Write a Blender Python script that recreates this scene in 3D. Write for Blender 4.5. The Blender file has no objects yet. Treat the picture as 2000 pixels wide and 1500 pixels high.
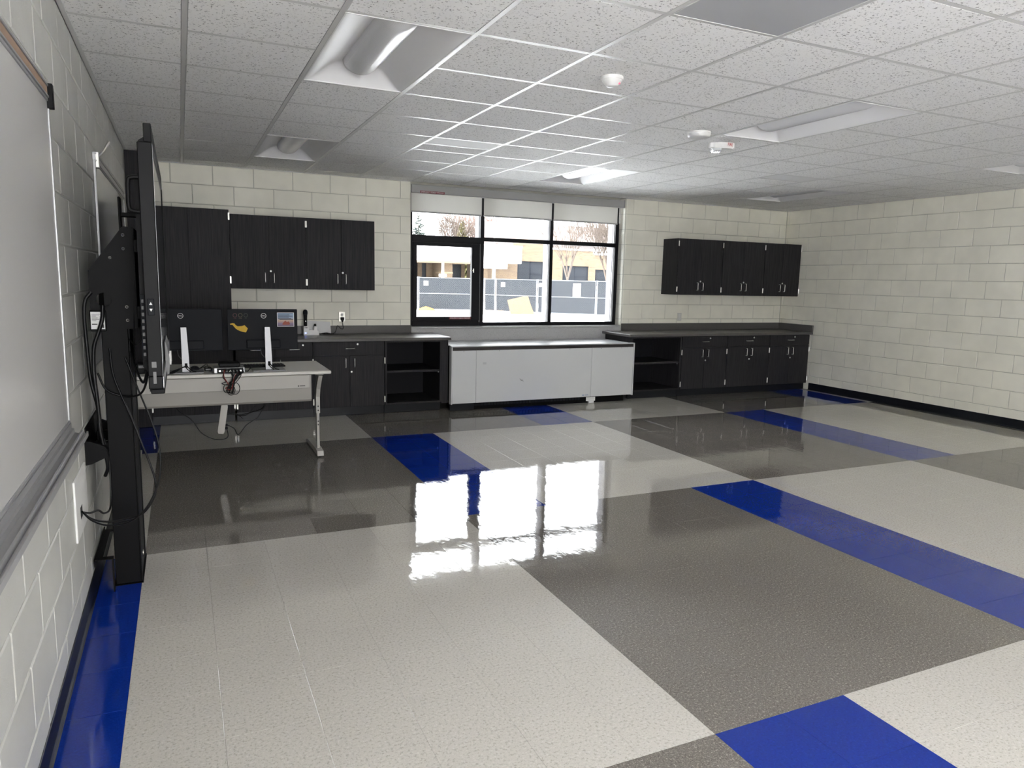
import bpy, math, random
from mathutils import Vector, Matrix
random.seed(7)
S = bpy.context.scene
PI = math.pi

# ------------------------------------------------------------------ camera, world, exposure
CAM = Vector((-0.0642, -3.2493, 1.5201))
cd = bpy.data.cameras.new('camera'); cam = bpy.data.objects.new('camera', cd); S.collection.objects.link(cam)
cam.location = CAM; cam.rotation_euler = (1.4259, -0.0226, -0.4290)
cd.sensor_width = 36; cd.lens = 1403.3 / 2000 * 36; cd.clip_start = 0.02; cd.clip_end = 400
S.camera = cam
SKY = 6.0
w = bpy.data.worlds.new('sky'); S.world = w; w.use_nodes = True
w.node_tree.nodes['Background'].inputs[0].default_value = (0.975, 0.985, 1.0, 1)
w.node_tree.nodes['Background'].inputs[1].default_value = SKY
sd = bpy.data.lights.new('sun', 'SUN'); sd.energy = 14.0; sd.angle = 0.02; sd.color = (1.0, 0.96, 0.90)
sun = bpy.data.objects.new('sun', sd); S.collection.objects.link(sun); sun.rotation_euler = (math.radians(48), 0, math.radians(-62))
S.view_settings.view_transform = 'Standard'; S.view_settings.look = 'None'; S.view_settings.gamma = 1
S.view_settings.exposure = 1.7; S.view_settings.use_curve_mapping = False
S.cycles.use_denoising = True
S.cycles.max_bounces = 10; S.cycles.diffuse_bounces = 7; S.cycles.glossy_bounces = 5
S.cycles.transparent_max_bounces = 12; S.cycles.sample_clamp_indirect = 8
S.cycles.caustics_reflective = False; S.cycles.caustics_refractive = False

def portal(loc, rot, sx, sy):            # sampling aid for the sky through a window opening, gives no light itself
    l = bpy.data.lights.new('window_portal', 'AREA'); l.shape = 'RECTANGLE'; l.size = sx; l.size_y = sy
    l.cycles.is_portal = True
    o = bpy.data.objects.new('window_portal', l); o.location = loc; o.rotation_euler = rot; S.collection.objects.link(o)

# ------------------------------------------------------------------ geometry helpers
class MB:
    """collects shapes into one mesh"""
    def __init__(s): s.v = []; s.f = []; s.m = []; s.sm = []
    def add(s, v, f, mi=0, smooth=False):
        b = len(s.v); s.v += [tuple(p) for p in v]
        for q in f: s.f.append(tuple(i + b for i in q)); s.m.append(mi); s.sm.append(smooth)
        return s
    def box(s, x0, x1, y0, y1, z0, z1, c=0, mi=0):
        if x0 > x1: x0, x1 = x1, x0
        if y0 > y1: y0, y1 = y1, y0
        if z0 > z1: z0, z1 = z1, z0
        c = min(c, (x1-x0)*.45, (y1-y0)*.45, (z1-z0)*.45)
        if c <= 0:
            v = [(x, y, z) for x in (x0, x1) for y in (y0, y1) for z in (z0, z1)]
            return s.add(v, [(0,1,3,2),(4,6,7,5),(0,4,5,1),(2,3,7,6),(0,2,6,4),(1,5,7,3)], mi)
        v = []; X = (x0, x1); Y = (y0, y1); Z = (z0, z1)
        for i in (0,1):
            for j in (0,1):
                for k in (0,1):
                    sx, sy, sz = (c if i == 0 else -c), (c if j == 0 else -c), (c if k == 0 else -c)
                    v += [(X[i], Y[j]+sy, Z[k]+sz), (X[i]+sx, Y[j], Z[k]+sz), (X[i]+sx, Y[j]+sy, Z[k])]
        n = lambda i, j, k, a: (i*4+j*2+k)*3+a
        f = [(n(0,0,0,0),n(0,0,1,0),n(0,1,1,0),n(0,1,0,0)), (n(1,0,0,0),n(1,1,0,0),n(1,1,1,0),n(1,0,1,0)),
             (n(0,0,0,1),n(1,0,0,1),n(1,0,1,1),n(0,0,1,1)), (n(0,1,0,1),n(0,1,1,1),n(1,1,1,1),n(1,1,0,1)),
             (n(0,0,0,2),n(0,1,0,2),n(1,1,0,2),n(1,0,0,2)), (n(0,0,1,2),n(1,0,1,2),n(1,1,1,2),n(0,1,1,2))]
        for j in (0,1):
            for k in (0,1): f.append((n(0,j,k,1),n(1,j,k,1),n(1,j,k,2),n(0,j,k,2)))
        for i in (0,1):
            for k in (0,1): f.append((n(i,0,k,0),n(i,1,k,0),n(i,1,k,2),n(i,0,k,2)))
        for i in (0,1):
            for j in (0,1): f.append((n(i,j,0,0),n(i,j,1,0),n(i,j,1,1),n(i,j,0,1)))
        for i in (0,1):
            for j in (0,1):
                for k in (0,1): f.append((n(i,j,k,0),n(i,j,k,1),n(i,j,k,2)))
        return s.add(v, f, mi)
    def prism(s, pts, axis, a, b, mi=0, smooth=False):
        """2-D outline pts extruded along axis from a to b; axis 'x': pts=(y,z), 'y': (x,z), 'z': (x,y)"""
        g = {'x': lambda p, t: (t, p[0], p[1]), 'y': lambda p, t: (p[0], t, p[1]), 'z': lambda p, t: (p[0], p[1], t)}[axis]
        n = len(pts)
        v = [g(p, a) for p in pts] + [g(p, b) for p in pts]
        f = [tuple(range(n)), tuple(range(2*n-1, n-1, -1))]
        s.add(v, f, mi)
        s.add(v, [(i, (i+1) % n, n+(i+1) % n, n+i) for i in range(n)], mi, smooth)
        return s
    def cyl(s, p0, p1, r0, r1=None, n=12, mi=0, cap=True, smooth=True):
        r1 = r0 if r1 is None else r1
        p0 = Vector(p0); p1 = Vector(p1); d = (p1-p0)
        if d.length < 1e-9: return s
        d.normalize(); u = d.orthogonal().normalized(); w_ = d.cross(u)
        v = [tuple(p0 + r0*(math.cos(2*PI*i/n)*u + math.sin(2*PI*i/n)*w_)) for i in range(n)]
        v += [tuple(p1 + r1*(math.cos(2*PI*i/n)*u + math.sin(2*PI*i/n)*w_)) for i in range(n)]
        s.add(v, [(i, (i+1) % n, n+(i+1) % n, n+i) for i in range(n)], mi, smooth)
        if cap: s.add(v, [tuple(range(n-1, -1, -1)), tuple(range(n, 2*n))], mi)
        return s
    def lathe(s, c, prof, n=24, axis='z', mi=0):
        """prof: (radius, height) pairs"""
        v = []
        for r, h in prof:
            for i in range(n):
                a = 2*PI*i/n; p = (r*math.cos(a), r*math.sin(a), h)
                if axis == 'y': p = (p[0], p[2], p[1])
                if axis == 'x': p = (p[2], p[0], p[1])
                v.append((c[0]+p[0], c[1]+p[1], c[2]+p[2]))
        f = []
        for k in range(len(prof)-1):
            for i in range(n): f.append((k*n+i, k*n+(i+1) % n, (k+1)*n+(i+1) % n, (k+1)*n+i))
        s.add(v, f, mi, True)
        m_ = len(prof)-1
        s.add(v, [tuple(range(n)), tuple(m_*n+i for i in range(n))], mi)
        return s
    def tube(s, pts, r, n=7, sub=6, mi=0):
        P = [Vector(p) for p in pts]
        if sub > 1 and len(P) > 2:
            Q = []; E = [P[0]*2-P[1]] + P + [P[-1]*2-P[-2]]
            for i in range(1, len(E)-2):
                a, b, c, d = E[i-1:i+3]
                for k in range(sub):
                    t = k/sub
                    Q.append(0.5*((2*b)+(-a+c)*t+(2*a-5*b+4*c-d)*t*t+(-a+3*b-3*c+d)*t**3))
            Q.append(P[-1]); P = Q
        v = []; u = None
        for i, p in enumerate(P):
            d = (P[min(i+1, len(P)-1)]-P[max(i-1, 0)])
            if d.length < 1e-9: d = Vector((0, 0, 1))
            d.normalize()
            if u is None: u = d.orthogonal().normalized()
            u = (u - d*u.dot(d));  u = d.orthogonal().normalized() if u.length < 1e-6 else u.normalized()
            w_ = d.cross(u)
            v += [tuple(p + r*(math.cos(2*PI*k/n)*u + math.sin(2*PI*k/n)*w_)) for k in range(n)]
        f = [(i*n+k, i*n+(k+1) % n, (i+1)*n+(k+1) % n, (i+1)*n+k) for i in range(len(P)-1) for k in range(n)]
        s.add(v, f, mi, True); s.add(v, [tuple(range(n)), tuple((len(P)-1)*n+k for k in range(n))], mi)
        return s
    def grid(s, nu, nv, fn, mi=0, smooth=True):
        v = [fn(i/nu, j/nv) for j in range(nv+1) for i in range(nu+1)]
        f = [(j*(nu+1)+i, j*(nu+1)+i+1, (j+1)*(nu+1)+i+1, (j+1)*(nu+1)+i) for j in range(nv) for i in range(nu)]
        return s.add(v, f, mi, smooth)
    def mesh(s, name, mats):
        me = bpy.data.meshes.new(name); me.from_pydata(s.v, [], s.f)
        for m_ in (mats if isinstance(mats, (list, tuple)) else [mats]): me.materials.append(m_)
        me.polygons.foreach_set('material_index', s.m); me.polygons.foreach_set('use_smooth', s.sm)
        me.update()
        import bmesh
        b = bmesh.new(); b.from_mesh(me); bmesh.ops.recalc_face_normals(b, faces=b.faces); b.to_mesh(me); b.free()
        return me

def link(name, me, parent=None, loc=(0, 0, 0), rot=(0, 0, 0), **props):
    o = bpy.data.objects.new(name, me); S.collection.objects.link(o)
    o.location = loc; o.rotation_euler = rot; o.parent = parent
    for k, v in props.items():
        if v is not None: o[k] = v
    return o
def part(name, mb, mats, parent, label=None, **p):
    return link(name, mb.mesh(name, mats), parent, label=label, **p)
def thing(name, label, cat, loc=(0, 0, 0), rz=0, group=None):
    return link(name, None, None, loc, (0, 0, rz), label=label, category=cat, group=group)
def solid(name, mb, mats, label, cat, loc=(0, 0, 0), rot=(0, 0, 0), group=None):
    return link(name, mb.mesh(name, mats), None, loc, rot, label=label, category=cat, group=group)
def struct(name, mb, mats=None, parent=None, **p):
    return link(name, mb.mesh(name, mats) if mb else None, parent, kind=None if parent else 'structure', **p)
def lettering(text, size, mat, parent, loc, rot, name='lettering', extrude=0.0003, align='CENTER', sx=1.0):
    c = bpy.data.curves.new('t', 'FONT'); c.body = text; c.size = size; c.align_x = align; c.align_y = 'CENTER'
    c.extrude = extrude; c.resolution_u = 2
    t = bpy.data.objects.new('t', c); S.collection.objects.link(t)
    bpy.context.view_layer.update()
    me = bpy.data.meshes.new_from_object(t.evaluated_get(bpy.context.evaluated_depsgraph_get()))
    bpy.data.objects.remove(t); bpy.data.curves.remove(c)
    me.name = name; me.materials.clear(); me.materials.append(mat)
    o = link(name, me, parent, loc, rot); o.scale = (sx, 1, 1)
    return o

# ------------------------------------------------------------------ materials
def material(name, col, rough=0.5, metal=0.0, spec=0.5, coat=0.0, coat_r=0.05, alpha=1.0, emit=None):
    m_ = bpy.data.materials.new(name); m_.use_nodes = True
    b = m_.node_tree.nodes['Principled BSDF']
    b.inputs['Base Color'].default_value = (*col, 1); b.inputs['Roughness'].default_value = rough
    b.inputs['Metallic'].default_value = metal; b.inputs['Specular IOR Level'].default_value = spec
    b.inputs['Coat Weight'].default_value = coat; b.inputs['Coat Roughness'].default_value = coat_r
    if emit: b.inputs['Emission Color'].default_value = (*emit[0], 1); b.inputs['Emission Strength'].default_value = emit[1]
    return m_
def nodes(m_): return m_.node_tree.nodes, m_.node_tree.links, m_.node_tree.nodes['Principled BSDF']
def pos(m_, scale=(1, 1, 1), kind='pos'):
    N, L, b = nodes(m_)
    mp = N.new('ShaderNodeMapping'); mp.inputs['Scale'].default_value = scale
    if kind == 'pos': g = N.new('ShaderNodeNewGeometry'); L.new(g.outputs['Position'], mp.inputs[0])
    else: g = N.new('ShaderNodeTexCoord'); L.new(g.outputs['Object'], mp.inputs[0])
    return mp.outputs[0]
def noise(m_, vec, scale, detail=3, rough=0.6):
    N, L, b = nodes(m_); n = N.new('ShaderNodeTexNoise'); n.inputs['Scale'].default_value = scale
    n.inputs['Detail'].default_value = detail; n.inputs['Roughness'].default_value = rough; L.new(vec, n.inputs['Vector']); return n.outputs['Fac']
def ramp(m_, fac, stops, interp='LINEAR'):
    N, L, b = nodes(m_); r = N.new('ShaderNodeValToRGB'); r.color_ramp.interpolation = interp
    e = r.color_ramp.elements
    while len(e) < len(stops): e.new(0.5)
    for i, (p, c) in enumerate(stops): e[i].position = p; e[i].color = (*c, 1) if len(c) == 3 else c
    L.new(fac, r.inputs[0]); return r.outputs[0]
def bump(m_, h, strength, dist=0.002, coat=False):
    N, L, b = nodes(m_); k = N.new('ShaderNodeBump'); k.inputs['Strength'].default_value = strength; k.inputs['Distance'].default_value = dist
    L.new(h, k.inputs['Height']); L.new(k.outputs[0], b.inputs['Normal'])
    if coat: L.new(k.outputs[0], b.inputs['Coat Normal'])
def base(m_, col): N, L, b = nodes(m_); L.new(col, b.inputs['Base Color'])
def mixc(m_, a, c, fac):
    N, L, b = nodes(m_); x = N.new('ShaderNodeMix'); x.data_type = 'RGBA'
    for s_, k in ((a, 6), (c, 7)):
        if isinstance(s_, tuple): x.inputs[k].default_value = (*s_, 1)
        else: L.new(s_, x.inputs[k])
    if isinstance(fac, float): x.inputs[0].default_value = fac
    else: L.new(fac, x.inputs[0])
    return x.outputs[2]

def block_paint(name, col, rough=0.42):
    m_ = material(name, col, rough, spec=0.5)
    v = pos(m_)
    n1 = noise(m_, v, 260, 4, 0.7); n2 = noise(m_, v, 3.0, 2)
    base(m_, ramp(m_, n2, [(0.3, tuple(c*0.93 for c in col)), (0.7, tuple(min(1, c*1.04) for c in col))]))
    pit = ramp(m_, n1, [(0.30, (0.0,)*3), (0.46, (1.0,)*3)])
    bump(m_, pit, 0.55, 0.0012)
    return m_
M = {}
M['block'] = block_paint('painted_block_cream', (0.83, 0.81, 0.715))
M['block_grey'] = block_paint('painted_block_grey', (0.62, 0.62, 0.59), 0.36)
M['mortar'] = block_paint('painted_joint_cream', (0.50, 0.49, 0.43), 0.7)
M['mortar_grey'] = block_paint('painted_joint_grey', (0.55, 0.55, 0.52), 0.5)

def vct(name, col, dark, light, amt):
    m_ = material(name, col, 0.5, spec=0.0, coat=1.0, coat_r=0.035)
    v = pos(m_, (1, 1, 1))
    N, L, b = nodes(m_)
    n1 = noise(m_, v, 95, 3, 0.65); n2 = noise(m_, v, 190, 2, 0.6)
    c1 = ramp(m_, n1, [(0.0, dark), (0.36, dark), (0.46, col), (0.57, col), (0.66, light), (1.0, light)])
    c2 = ramp(m_, n2, [(0.0, tuple(c*0.8 for c in col)), (0.5, col), (0.75, light)])
    base(m_, mixc(m_, c1, c2, amt))
    vw = pos(m_, (1.0, 0.55, 1)); w1 = noise(m_, vw, 9.0, 3, 0.55)
    vf = pos(m_); w2 = noise(m_, vf, 120, 1)
    ad = N.new('ShaderNodeMath'); ad.operation = 'MULTIPLY_ADD'; ad.inputs[1].default_value = 0.05; L.new(w2, ad.inputs[0]); L.new(w1, ad.inputs[2])
    k = N.new('ShaderNodeBump'); k.inputs['Strength'].default_value = 0.85; k.inputs['Distance'].default_value = 0.0009
    L.new(ad.outputs[0], k.inputs['Height']); L.new(k.outputs[0], b.inputs['Coat Normal']); L.new(k.outputs[0], b.inputs['Normal'])
    rr = ramp(m_, noise(m_, vf, 1.3, 4), [(0.35, (0.012,)*3), (0.75, (0.07,)*3)])
    L.new(rr, b.inputs['Coat Roughness'])
    return m_
M['tile_white'] = vct('vinyl_tile_white', (0.52, 0.50, 0.46), (0.33, 0.31, 0.275), (0.61, 0.59, 0.555), 0.3)
M['tile_grey'] = vct('vinyl_tile_grey', (0.155, 0.142, 0.127), (0.070, 0.063, 0.056), (0.40, 0.37, 0.335), 0.5)
M['tile_blue'] = vct('vinyl_tile_blue', (0.004, 0.026, 0.250), (0.0025, 0.019, 0.20), (0.007, 0.036, 0.31), 0.4)
M['slab'] = material('floor_adhesive', (0.05, 0.045, 0.04), 0.7)

def ctile():
    m_ = material('acoustic_tile', (0.72, 0.72, 0.72), 0.9, spec=0.2)
    v = pos(m_, (1, 1, 1)); n = noise(m_, v, 85, 4, 0.72); n2 = noise(m_, v, 260, 2)
    c = ramp(m_, n, [(0.0, (0.15,)*3), (0.37, (0.20,)*3), (0.41, (0.87, 0.87, 0.865)), (1, (0.89, 0.89, 0.885))])
    base(m_, c); bump(m_, mixc(m_, ramp(m_, n, [(0.33, (0,)*3), (0.42, (1,)*3)]), n2, 0.3), 0.5, 0.002)
    return m_
M['ctile'] = ctile()
M['gridbar'] = material('ceiling_grid_white_steel', (0.60, 0.60, 0.59), 0.32, spec=0.5)
M['white_enamel'] = material('white_enamel', (0.74, 0.74, 0.74), 0.6, spec=0.2)
M['reflector'] = material('fixture_reflector_white', (0.80, 0.80, 0.81), 0.45, spec=0.35)
def lens():
    m_ = material('ribbed_lens', (0.72, 0.73, 0.75), 0.18, spec=0.6)
    N, L, b = nodes(m_); b.inputs['Subsurface Weight'].default_value = 0.0
    v = pos(m_, (1, 0, 0), 'obj'); wv = N.new('ShaderNodeTexWave'); wv.inputs['Scale'].default_value = 70; L.new(v, wv.inputs['Vector'])
    bump(m_, wv.outputs['Fac'], 0.3, 0.001); return m_
M['lens'] = lens()
def wood():
    m_ = material('dark_laminate', (0.022, 0.021, 0.024), 0.6, spec=0.2)
    v = pos(m_, (140, 140, 3.0)); n = noise(m_, v, 1.0, 4, 0.6)
    base(m_, ramp(m_, n, [(0.30, (0.013, 0.0125, 0.0145)), (0.7, (0.036, 0.034, 0.037))])); bump(m_, n, 0.15, 0.0006)
    return m_
M['wood'] = wood()
M['wood_in'] = material('dark_melamine_inside', (0.010, 0.010, 0.012), 0.6, spec=0.15)
M['seam'] = material('cabinet_gap_black', (0.006, 0.006, 0.007), 0.6)
def counter_m():
    m_ = material('grey_laminate_counter', (0.085, 0.080, 0.078), 0.34, spec=0.5)
    n = noise(m_, pos(m_), 300, 3); base(m_, ramp(m_, n, [(0.35, (0.068, 0.064, 0.063)), (0.65, (0.10, 0.095, 0.092))])); return m_
M['counter'] = counter_m()
M['rubber'] = material('black_vinyl_base', (0.007, 0.008, 0.011), 0.4, spec=0.25)
M['steel'] = material('brushed_steel', (0.62, 0.61, 0.58), 0.28, metal=1.0)
M['chrome'] = material('satin_silver', (0.70, 0.70, 0.70), 0.35, metal=0.9)
M['alu'] = material('brushed_aluminium', (0.42, 0.42, 0.43), 0.45, metal=0.7)
M['alu_light'] = material('aluminium_monitor_stand', (0.30, 0.30, 0.31), 0.42, metal=0.6)
M['black_metal'] = material('powder_black_steel', (0.003, 0.003, 0.0033), 0.55, spec=0.12)
M['black_frame'] = material('black_window_frame', (0.007, 0.007, 0.009), 0.5, spec=0.2)
M['outer_frame'] = material('grey_outer_frame', (0.13, 0.125, 0.145), 0.5)
M['black_plastic'] = material('black_plastic', (0.004, 0.004, 0.0045), 0.5, spec=0.15)
M['dark_plastic'] = material('dark_grey_plastic', (0.011, 0.012, 0.015), 0.6, spec=0.15)
M['cable'] = material('black_cable_jacket', (0.004, 0.004, 0.0045), 0.42, spec=0.25)
M['cable_grey'] = material('grey_cable_jacket', (0.12, 0.12, 0.12), 0.4)
M['red_cable'] = material('red_cable_jacket', (0.25, 0.02, 0.015), 0.4)
def screen_m():
    m_ = material('tv_glass', (0.010, 0.011, 0.012), 0.08, spec=0.7); return m_
M['screen'] = screen_m()
M['whiteboard'] = material('whiteboard_steel', (0.66, 0.66, 0.65), 0.16, spec=0.5)
M['cork'] = material('map_rail_cork', (0.36, 0.25, 0.18), 0.8)
M['white_plastic'] = material('white_plastic', (0.75, 0.75, 0.74), 0.35)
M['desk'] = material('desk_laminate_grey', (0.62, 0.60, 0.56), 0.32)
M['desk_metal'] = material('desk_painted_steel', (0.42, 0.405, 0.375), 0.4)
M['desk_metal2'] = material('desk_tray_steel', (0.30, 0.285, 0.26), 0.45)
M['convector'] = material('convector_white_enamel', (0.62, 0.63, 0.64), 0.22, spec=0.5)
M['convector_top'] = material('convector_top_grey', (0.46, 0.47, 0.49), 0.3)
M['convector_strip'] = material('convector_dark_strip', (0.022, 0.018, 0.018), 0.4)
def sillm():
    m_ = material('speckled_sill', (0.42, 0.42, 0.42), 0.35)
    n = noise(m_, pos(m_), 130, 3, 0.7); base(m_, ramp(m_, n, [(0.0, (0.20,)*3), (0.34, (0.22,)*3), (0.39, (0.42, 0.42, 0.425)), (0.62, (0.44, 0.44, 0.445)), (0.70, (0.60,)*3)])); return m_
M['sill'] = sillm()
M['cassette'] = material('shade_cassette_grey', (0.36, 0.36, 0.355), 0.45)
M['paper'] = material('white_paper', (0.70, 0.70, 0.70), 0.8)
M['ink'] = material('black_ink', (0.02, 0.02, 0.02), 0.7)
M['red_sign'] = material('red_sign_vinyl', (0.20, 0.022, 0.03), 0.5)
M['white_ink'] = material('white_print', (0.75, 0.75, 0.75), 0.6)
M['red_ink'] = material('red_print', (0.36, 0.02, 0.02), 0.5)
M['amber_ink'] = material('amber_print', (0.16, 0.14, 0.08), 0.6)
M['green_ink'] = material('green_print', (0.07, 0.10, 0.075), 0.6)
M['ring_red'] = material('dull_red_print', (0.16, 0.07, 0.07), 0.6)
M['blue_ink'] = material('blue_print', (0.01, 0.10, 0.32), 0.5)
M['yellow_paper'] = material('yellow_paper', (0.62, 0.40, 0.05), 0.8)
M['clear_lens'] = material('strobe_lens', (0.62, 0.64, 0.66), 0.1)
M['red_led'] = material('red_led', (0.5, 0.02, 0.03), 0.4, emit=((1, 0.05, 0.1), 1.2))
M['blue_led'] = material('blue_led', (0.1, 0.15, 0.8), 0.4, emit=((0.15, 0.25, 1), 3.0))
def glass():
    m_ = bpy.data.materials.new('window_glass'); m_.use_nodes = True
    N = m_.node_tree.nodes; L = m_.node_tree.links; N.clear()
    o = N.new('ShaderNodeOutputMaterial'); mx = N.new('ShaderNodeMixShader'); t = N.new('ShaderNodeBsdfTransparent'); g = N.new('ShaderNodeBsdfGlossy')
    fr = N.new('ShaderNodeFresnel'); fr.inputs['IOR'].default_value = 1.45; g.inputs['Roughness'].default_value = 0.0
    t.inputs[0].default_value = (0.78, 0.79, 0.79, 1)
    L.new(fr.outputs[0], mx.inputs[0]); L.new(t.outputs[0], mx.inputs[1]); L.new(g.outputs[0], mx.inputs[2]); L.new(mx.outputs[0], o.inputs[0]); return m_
M['glass'] = glass()
def shade():
    m_ = bpy.data.materials.new('shade_fabric'); m_.use_nodes = True
    N = m_.node_tree.nodes; L = m_.node_tree.links; N.clear()
    o = N.new('ShaderNodeOutputMaterial'); d = N.new('ShaderNodeBsdfDiffuse'); t = N.new('ShaderNodeBsdfTranslucent'); tr = N.new('ShaderNodeBsdfTransparent')
    d.inputs[0].default_value = (0.70, 0.68, 0.63, 1); t.inputs[0].default_value = (0.5, 0.5, 0.49, 1)
    g = N.new('ShaderNodeNewGeometry'); mp = N.new('ShaderNodeMapping'); mp.inputs['Scale'].default_value = (160, 1, 12); L.new(g.outputs['Position'], mp.inputs[0])
    n = N.new('ShaderNodeTexNoise'); n.inputs['Scale'].default_value = 1; L.new(mp.outputs[0], n.inputs['Vector'])
    a = N.new('ShaderNodeMixShader'); a.inputs[0].default_value = 0.45
    L.new(d.outputs[0], a.inputs[1]); L.new(t.outputs[0], a.inputs[2])
    b = N.new('ShaderNodeMixShader'); mm = N.new('ShaderNodeMath'); mm.operation = 'MULTIPLY'; mm.inputs[1].default_value = 0.03
    L.new(n.outputs['Fac'], mm.inputs[0]); L.new(mm.outputs[0], b.inputs[0]); L.new(a.outputs[0], b.inputs[1]); L.new(tr.outputs[0], b.inputs[2]); L.new(b.outputs[0], o.inputs[0]); return m_
M['shade'] = shade()
def snow_m():
    m_ = material('snow', (0.80, 0.82, 0.85), 0.7); n = noise(m_, pos(m_), 0.8, 5)
    base(m_, ramp(m_, n, [(0.38, (0.15, 0.12, 0.09)), (0.44, (0.78, 0.80, 0.83)), (1, (0.85, 0.87, 0.9))])); return m_
M['snow'] = snow_m()
def brick_m():
    m_ = material('buff_brick', (0.3, 0.2, 0.1), 0.85)
    N, L, b = nodes(m_); g = N.new('ShaderNodeNewGeometry'); sp = N.new('ShaderNodeSeparateXYZ'); cb = N.new('ShaderNodeCombineXYZ')
    L.new(g.outputs['Position'], sp.inputs[0]); ad = N.new('ShaderNodeMath'); ad.operation = 'ADD'; L.new(sp.outputs[0], ad.inputs[0]); L.new(sp.outputs[1], ad.inputs[1])
    L.new(ad.outputs[0], cb.inputs[0]); L.new(sp.outputs[2], cb.inputs[1])
    bt = N.new('ShaderNodeTexBrick'); bt.inputs['Scale'].default_value = 1; bt.inputs['Brick Width'].default_value = 0.30; bt.inputs['Row Height'].default_value = 0.10
    bt.inputs['Mortar Size'].default_value = 0.008; bt.inputs['Color1'].default_value = (0.090, 0.060, 0.034, 1); bt.inputs['Color2'].default_value = (0.038, 0.021, 0.013, 1)
    bt.inputs['Mortar'].default_value = (0.095, 0.075, 0.052, 1); bt.inputs['Bias'].default_value = -0.35
    L.new(cb.outputs[0], bt.inputs['Vector']); L.new(bt.outputs[0], b.inputs['Base Color']); return m_
M['brick'] = brick_m()
M['brick_trim'] = material('pale_stone_band', (0.16, 0.12, 0.075), 0.8)
M['fascia'] = material('white_fascia', (0.72, 0.72, 0.72), 0.6)
M['roof'] = material('brown_roof', (0.10, 0.075, 0.07), 0.8)
M['far_glass'] = material('far_window_glass', (0.010, 0.012, 0.016), 0.3, spec=0.1)
M['far_frame'] = material('far_window_frame', (0.016, 0.018, 0.023), 0.8, spec=0.0)
M['snow_sill'] = material('snow_on_ledge', (0.8, 0.8, 0.82), 0.7)
M['galv'] = material('galvanised_pipe', (0.10, 0.108, 0.12), 0.8, spec=0.1)
M['mesh_wire'] = material('chain_link_wire', (0.085, 0.09, 0.095), 0.8, spec=0.0)
M['windscreen'] = material('dark_fence_fabric', (0.0085, 0.010, 0.015), 1.0, spec=0.0)
M['ply'] = material('plywood', (0.085, 0.055, 0.028), 0.7)
M['bark'] = material('grey_bark', (0.055, 0.042, 0.034), 0.9)
M['bark_red'] = material('reddish_twigs', (0.12, 0.080, 0.070), 0.9)
M['spruce'] = material('blue_green_needles', (0.04, 0.055, 0.047), 0.9)
M['pine'] = material('yellow_green_needles', (0.075, 0.068, 0.022), 0.9)
M['straw'] = material('dry_straw', (0.16, 0.10, 0.045), 0.9)
M['orange'] = material('orange_netting', (0.7, 0.30, 0.02), 0.8)

# ------------------------------------------------------------------ room dimensions
XL, XR, YB, YR, H = -0.49, 8.345, 5.16, -6.5, 2.628
WX0, WX1, WZ0 = 2.455, 5.45, 0.92      # window opening
FY = 5.30                              # inner face of the window frame
ROOF = 3.0
portal((3.95, 5.62, 1.75), (-PI/2, 0, 0), 3.1, 1.8)
RWX0, RWX1, RWZ0, RWZ1 = -0.3, 2.0, 0.35, 2.55   # unseen opening added in the rear wall to let in fill daylight
LY0, LY1 = -6.3, -3.6                           # unseen tall opening added in the left wall to brighten the right wall
portal((XL-0.32, (LY0+LY1)/2, 1.45), (0, PI/2, 0), 2.2, LY1-LY0)
portal(((RWX0+RWX1)/2, YR-0.32, (RWZ0+RWZ1)/2), (PI/2, 0, 0), RWX1-RWX0, RWZ1-RWZ0)

# ------------------------------------------------------------------ floor
FX0, FY0, T = -0.2931, -1.5020, 0.3048
fl = struct('floor', MB().box(XL-0.3, XR+0.3, YR-0.3, YB+0.45, -0.28, -0.003), M['slab'])
def tile_col(ix, iy):
    b = (iy // 8) % 2; k = (ix % 14) if b == 0 else ((ix - 8) % 14)
    return 0 if k < 6 else (1 if k < 12 else 2)
TM = ['tile_white', 'tile_grey', 'tile_blue']
def tile_mb(x0, x1, y0, y1, mi=0, mb=None, g=0.00035):
    mb = mb or MB(); c = 0.0008; z = 0.0; b = -0.003
    x0 += g; x1 -= g; y0 += g; y1 -= g
    v = [(x0,y0,b),(x1,y0,b),(x1,y1,b),(x0,y1,b),(x0,y0,z-c/2),(x1,y0,z-c/2),(x1,y1,z-c/2),(x0,y1,z-c/2),(x0+c,y0+c,z),(x1-c,y0+c,z),(x1-c,y1-c,z),(x0+c,y1-c,z)]
    f = [(0,1,5,4),(1,2,6,5),(2,3,7,6),(3,0,4,7),(4,5,9,8),(5,6,10,9),(6,7,11,10),(7,4,8,11),(8,9,10,11)]
    return mb.add(v, f, mi)
shared_tile = [tile_mb(0, T, 0, T).mesh('floor_tile', M[k]) for k in TM]
inv = (cam.rotation_euler.to_matrix()).transposed()
def screen_size(p):
    q = inv @ (Vector(p) - CAM)
    if q.z > -0.3: return 0
    x, y = 1403.3*q.x/-q.z, 1403.3*q.y/-q.z
    if abs(x) > 1120 or abs(y) > 860: return 0
    return 1/(q.z*q.z) * abs((CAM.z-p[2]))/(Vector(p)-CAM).length
tiles = []
for ix in range(-1, 29):
    for iy in range(-22, 22):
        x0, x1, y0, y1 = FX0+ix*T, FX0+(ix+1)*T, FY0+iy*T, FY0+(iy+1)*T
        if ix < -0 and x1 > XL: x0 = max(x0, XL)
        x1c = min(x1, XR); y0c = max(y0, YR); y1c = min(y1, YB)
        if x1c <= x0 or y1c <= y0c: continue
        full = x0 == FX0+ix*T and x1c == x1 and y0c == y0 and y1c == y1
        tiles.append((screen_size(((x0+x1c)/2, (y0c+y1c)/2, 0)), ix, iy, x0, x1c, y0c, y1c, full))
tiles.sort(reverse=True)
far = MB()
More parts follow.
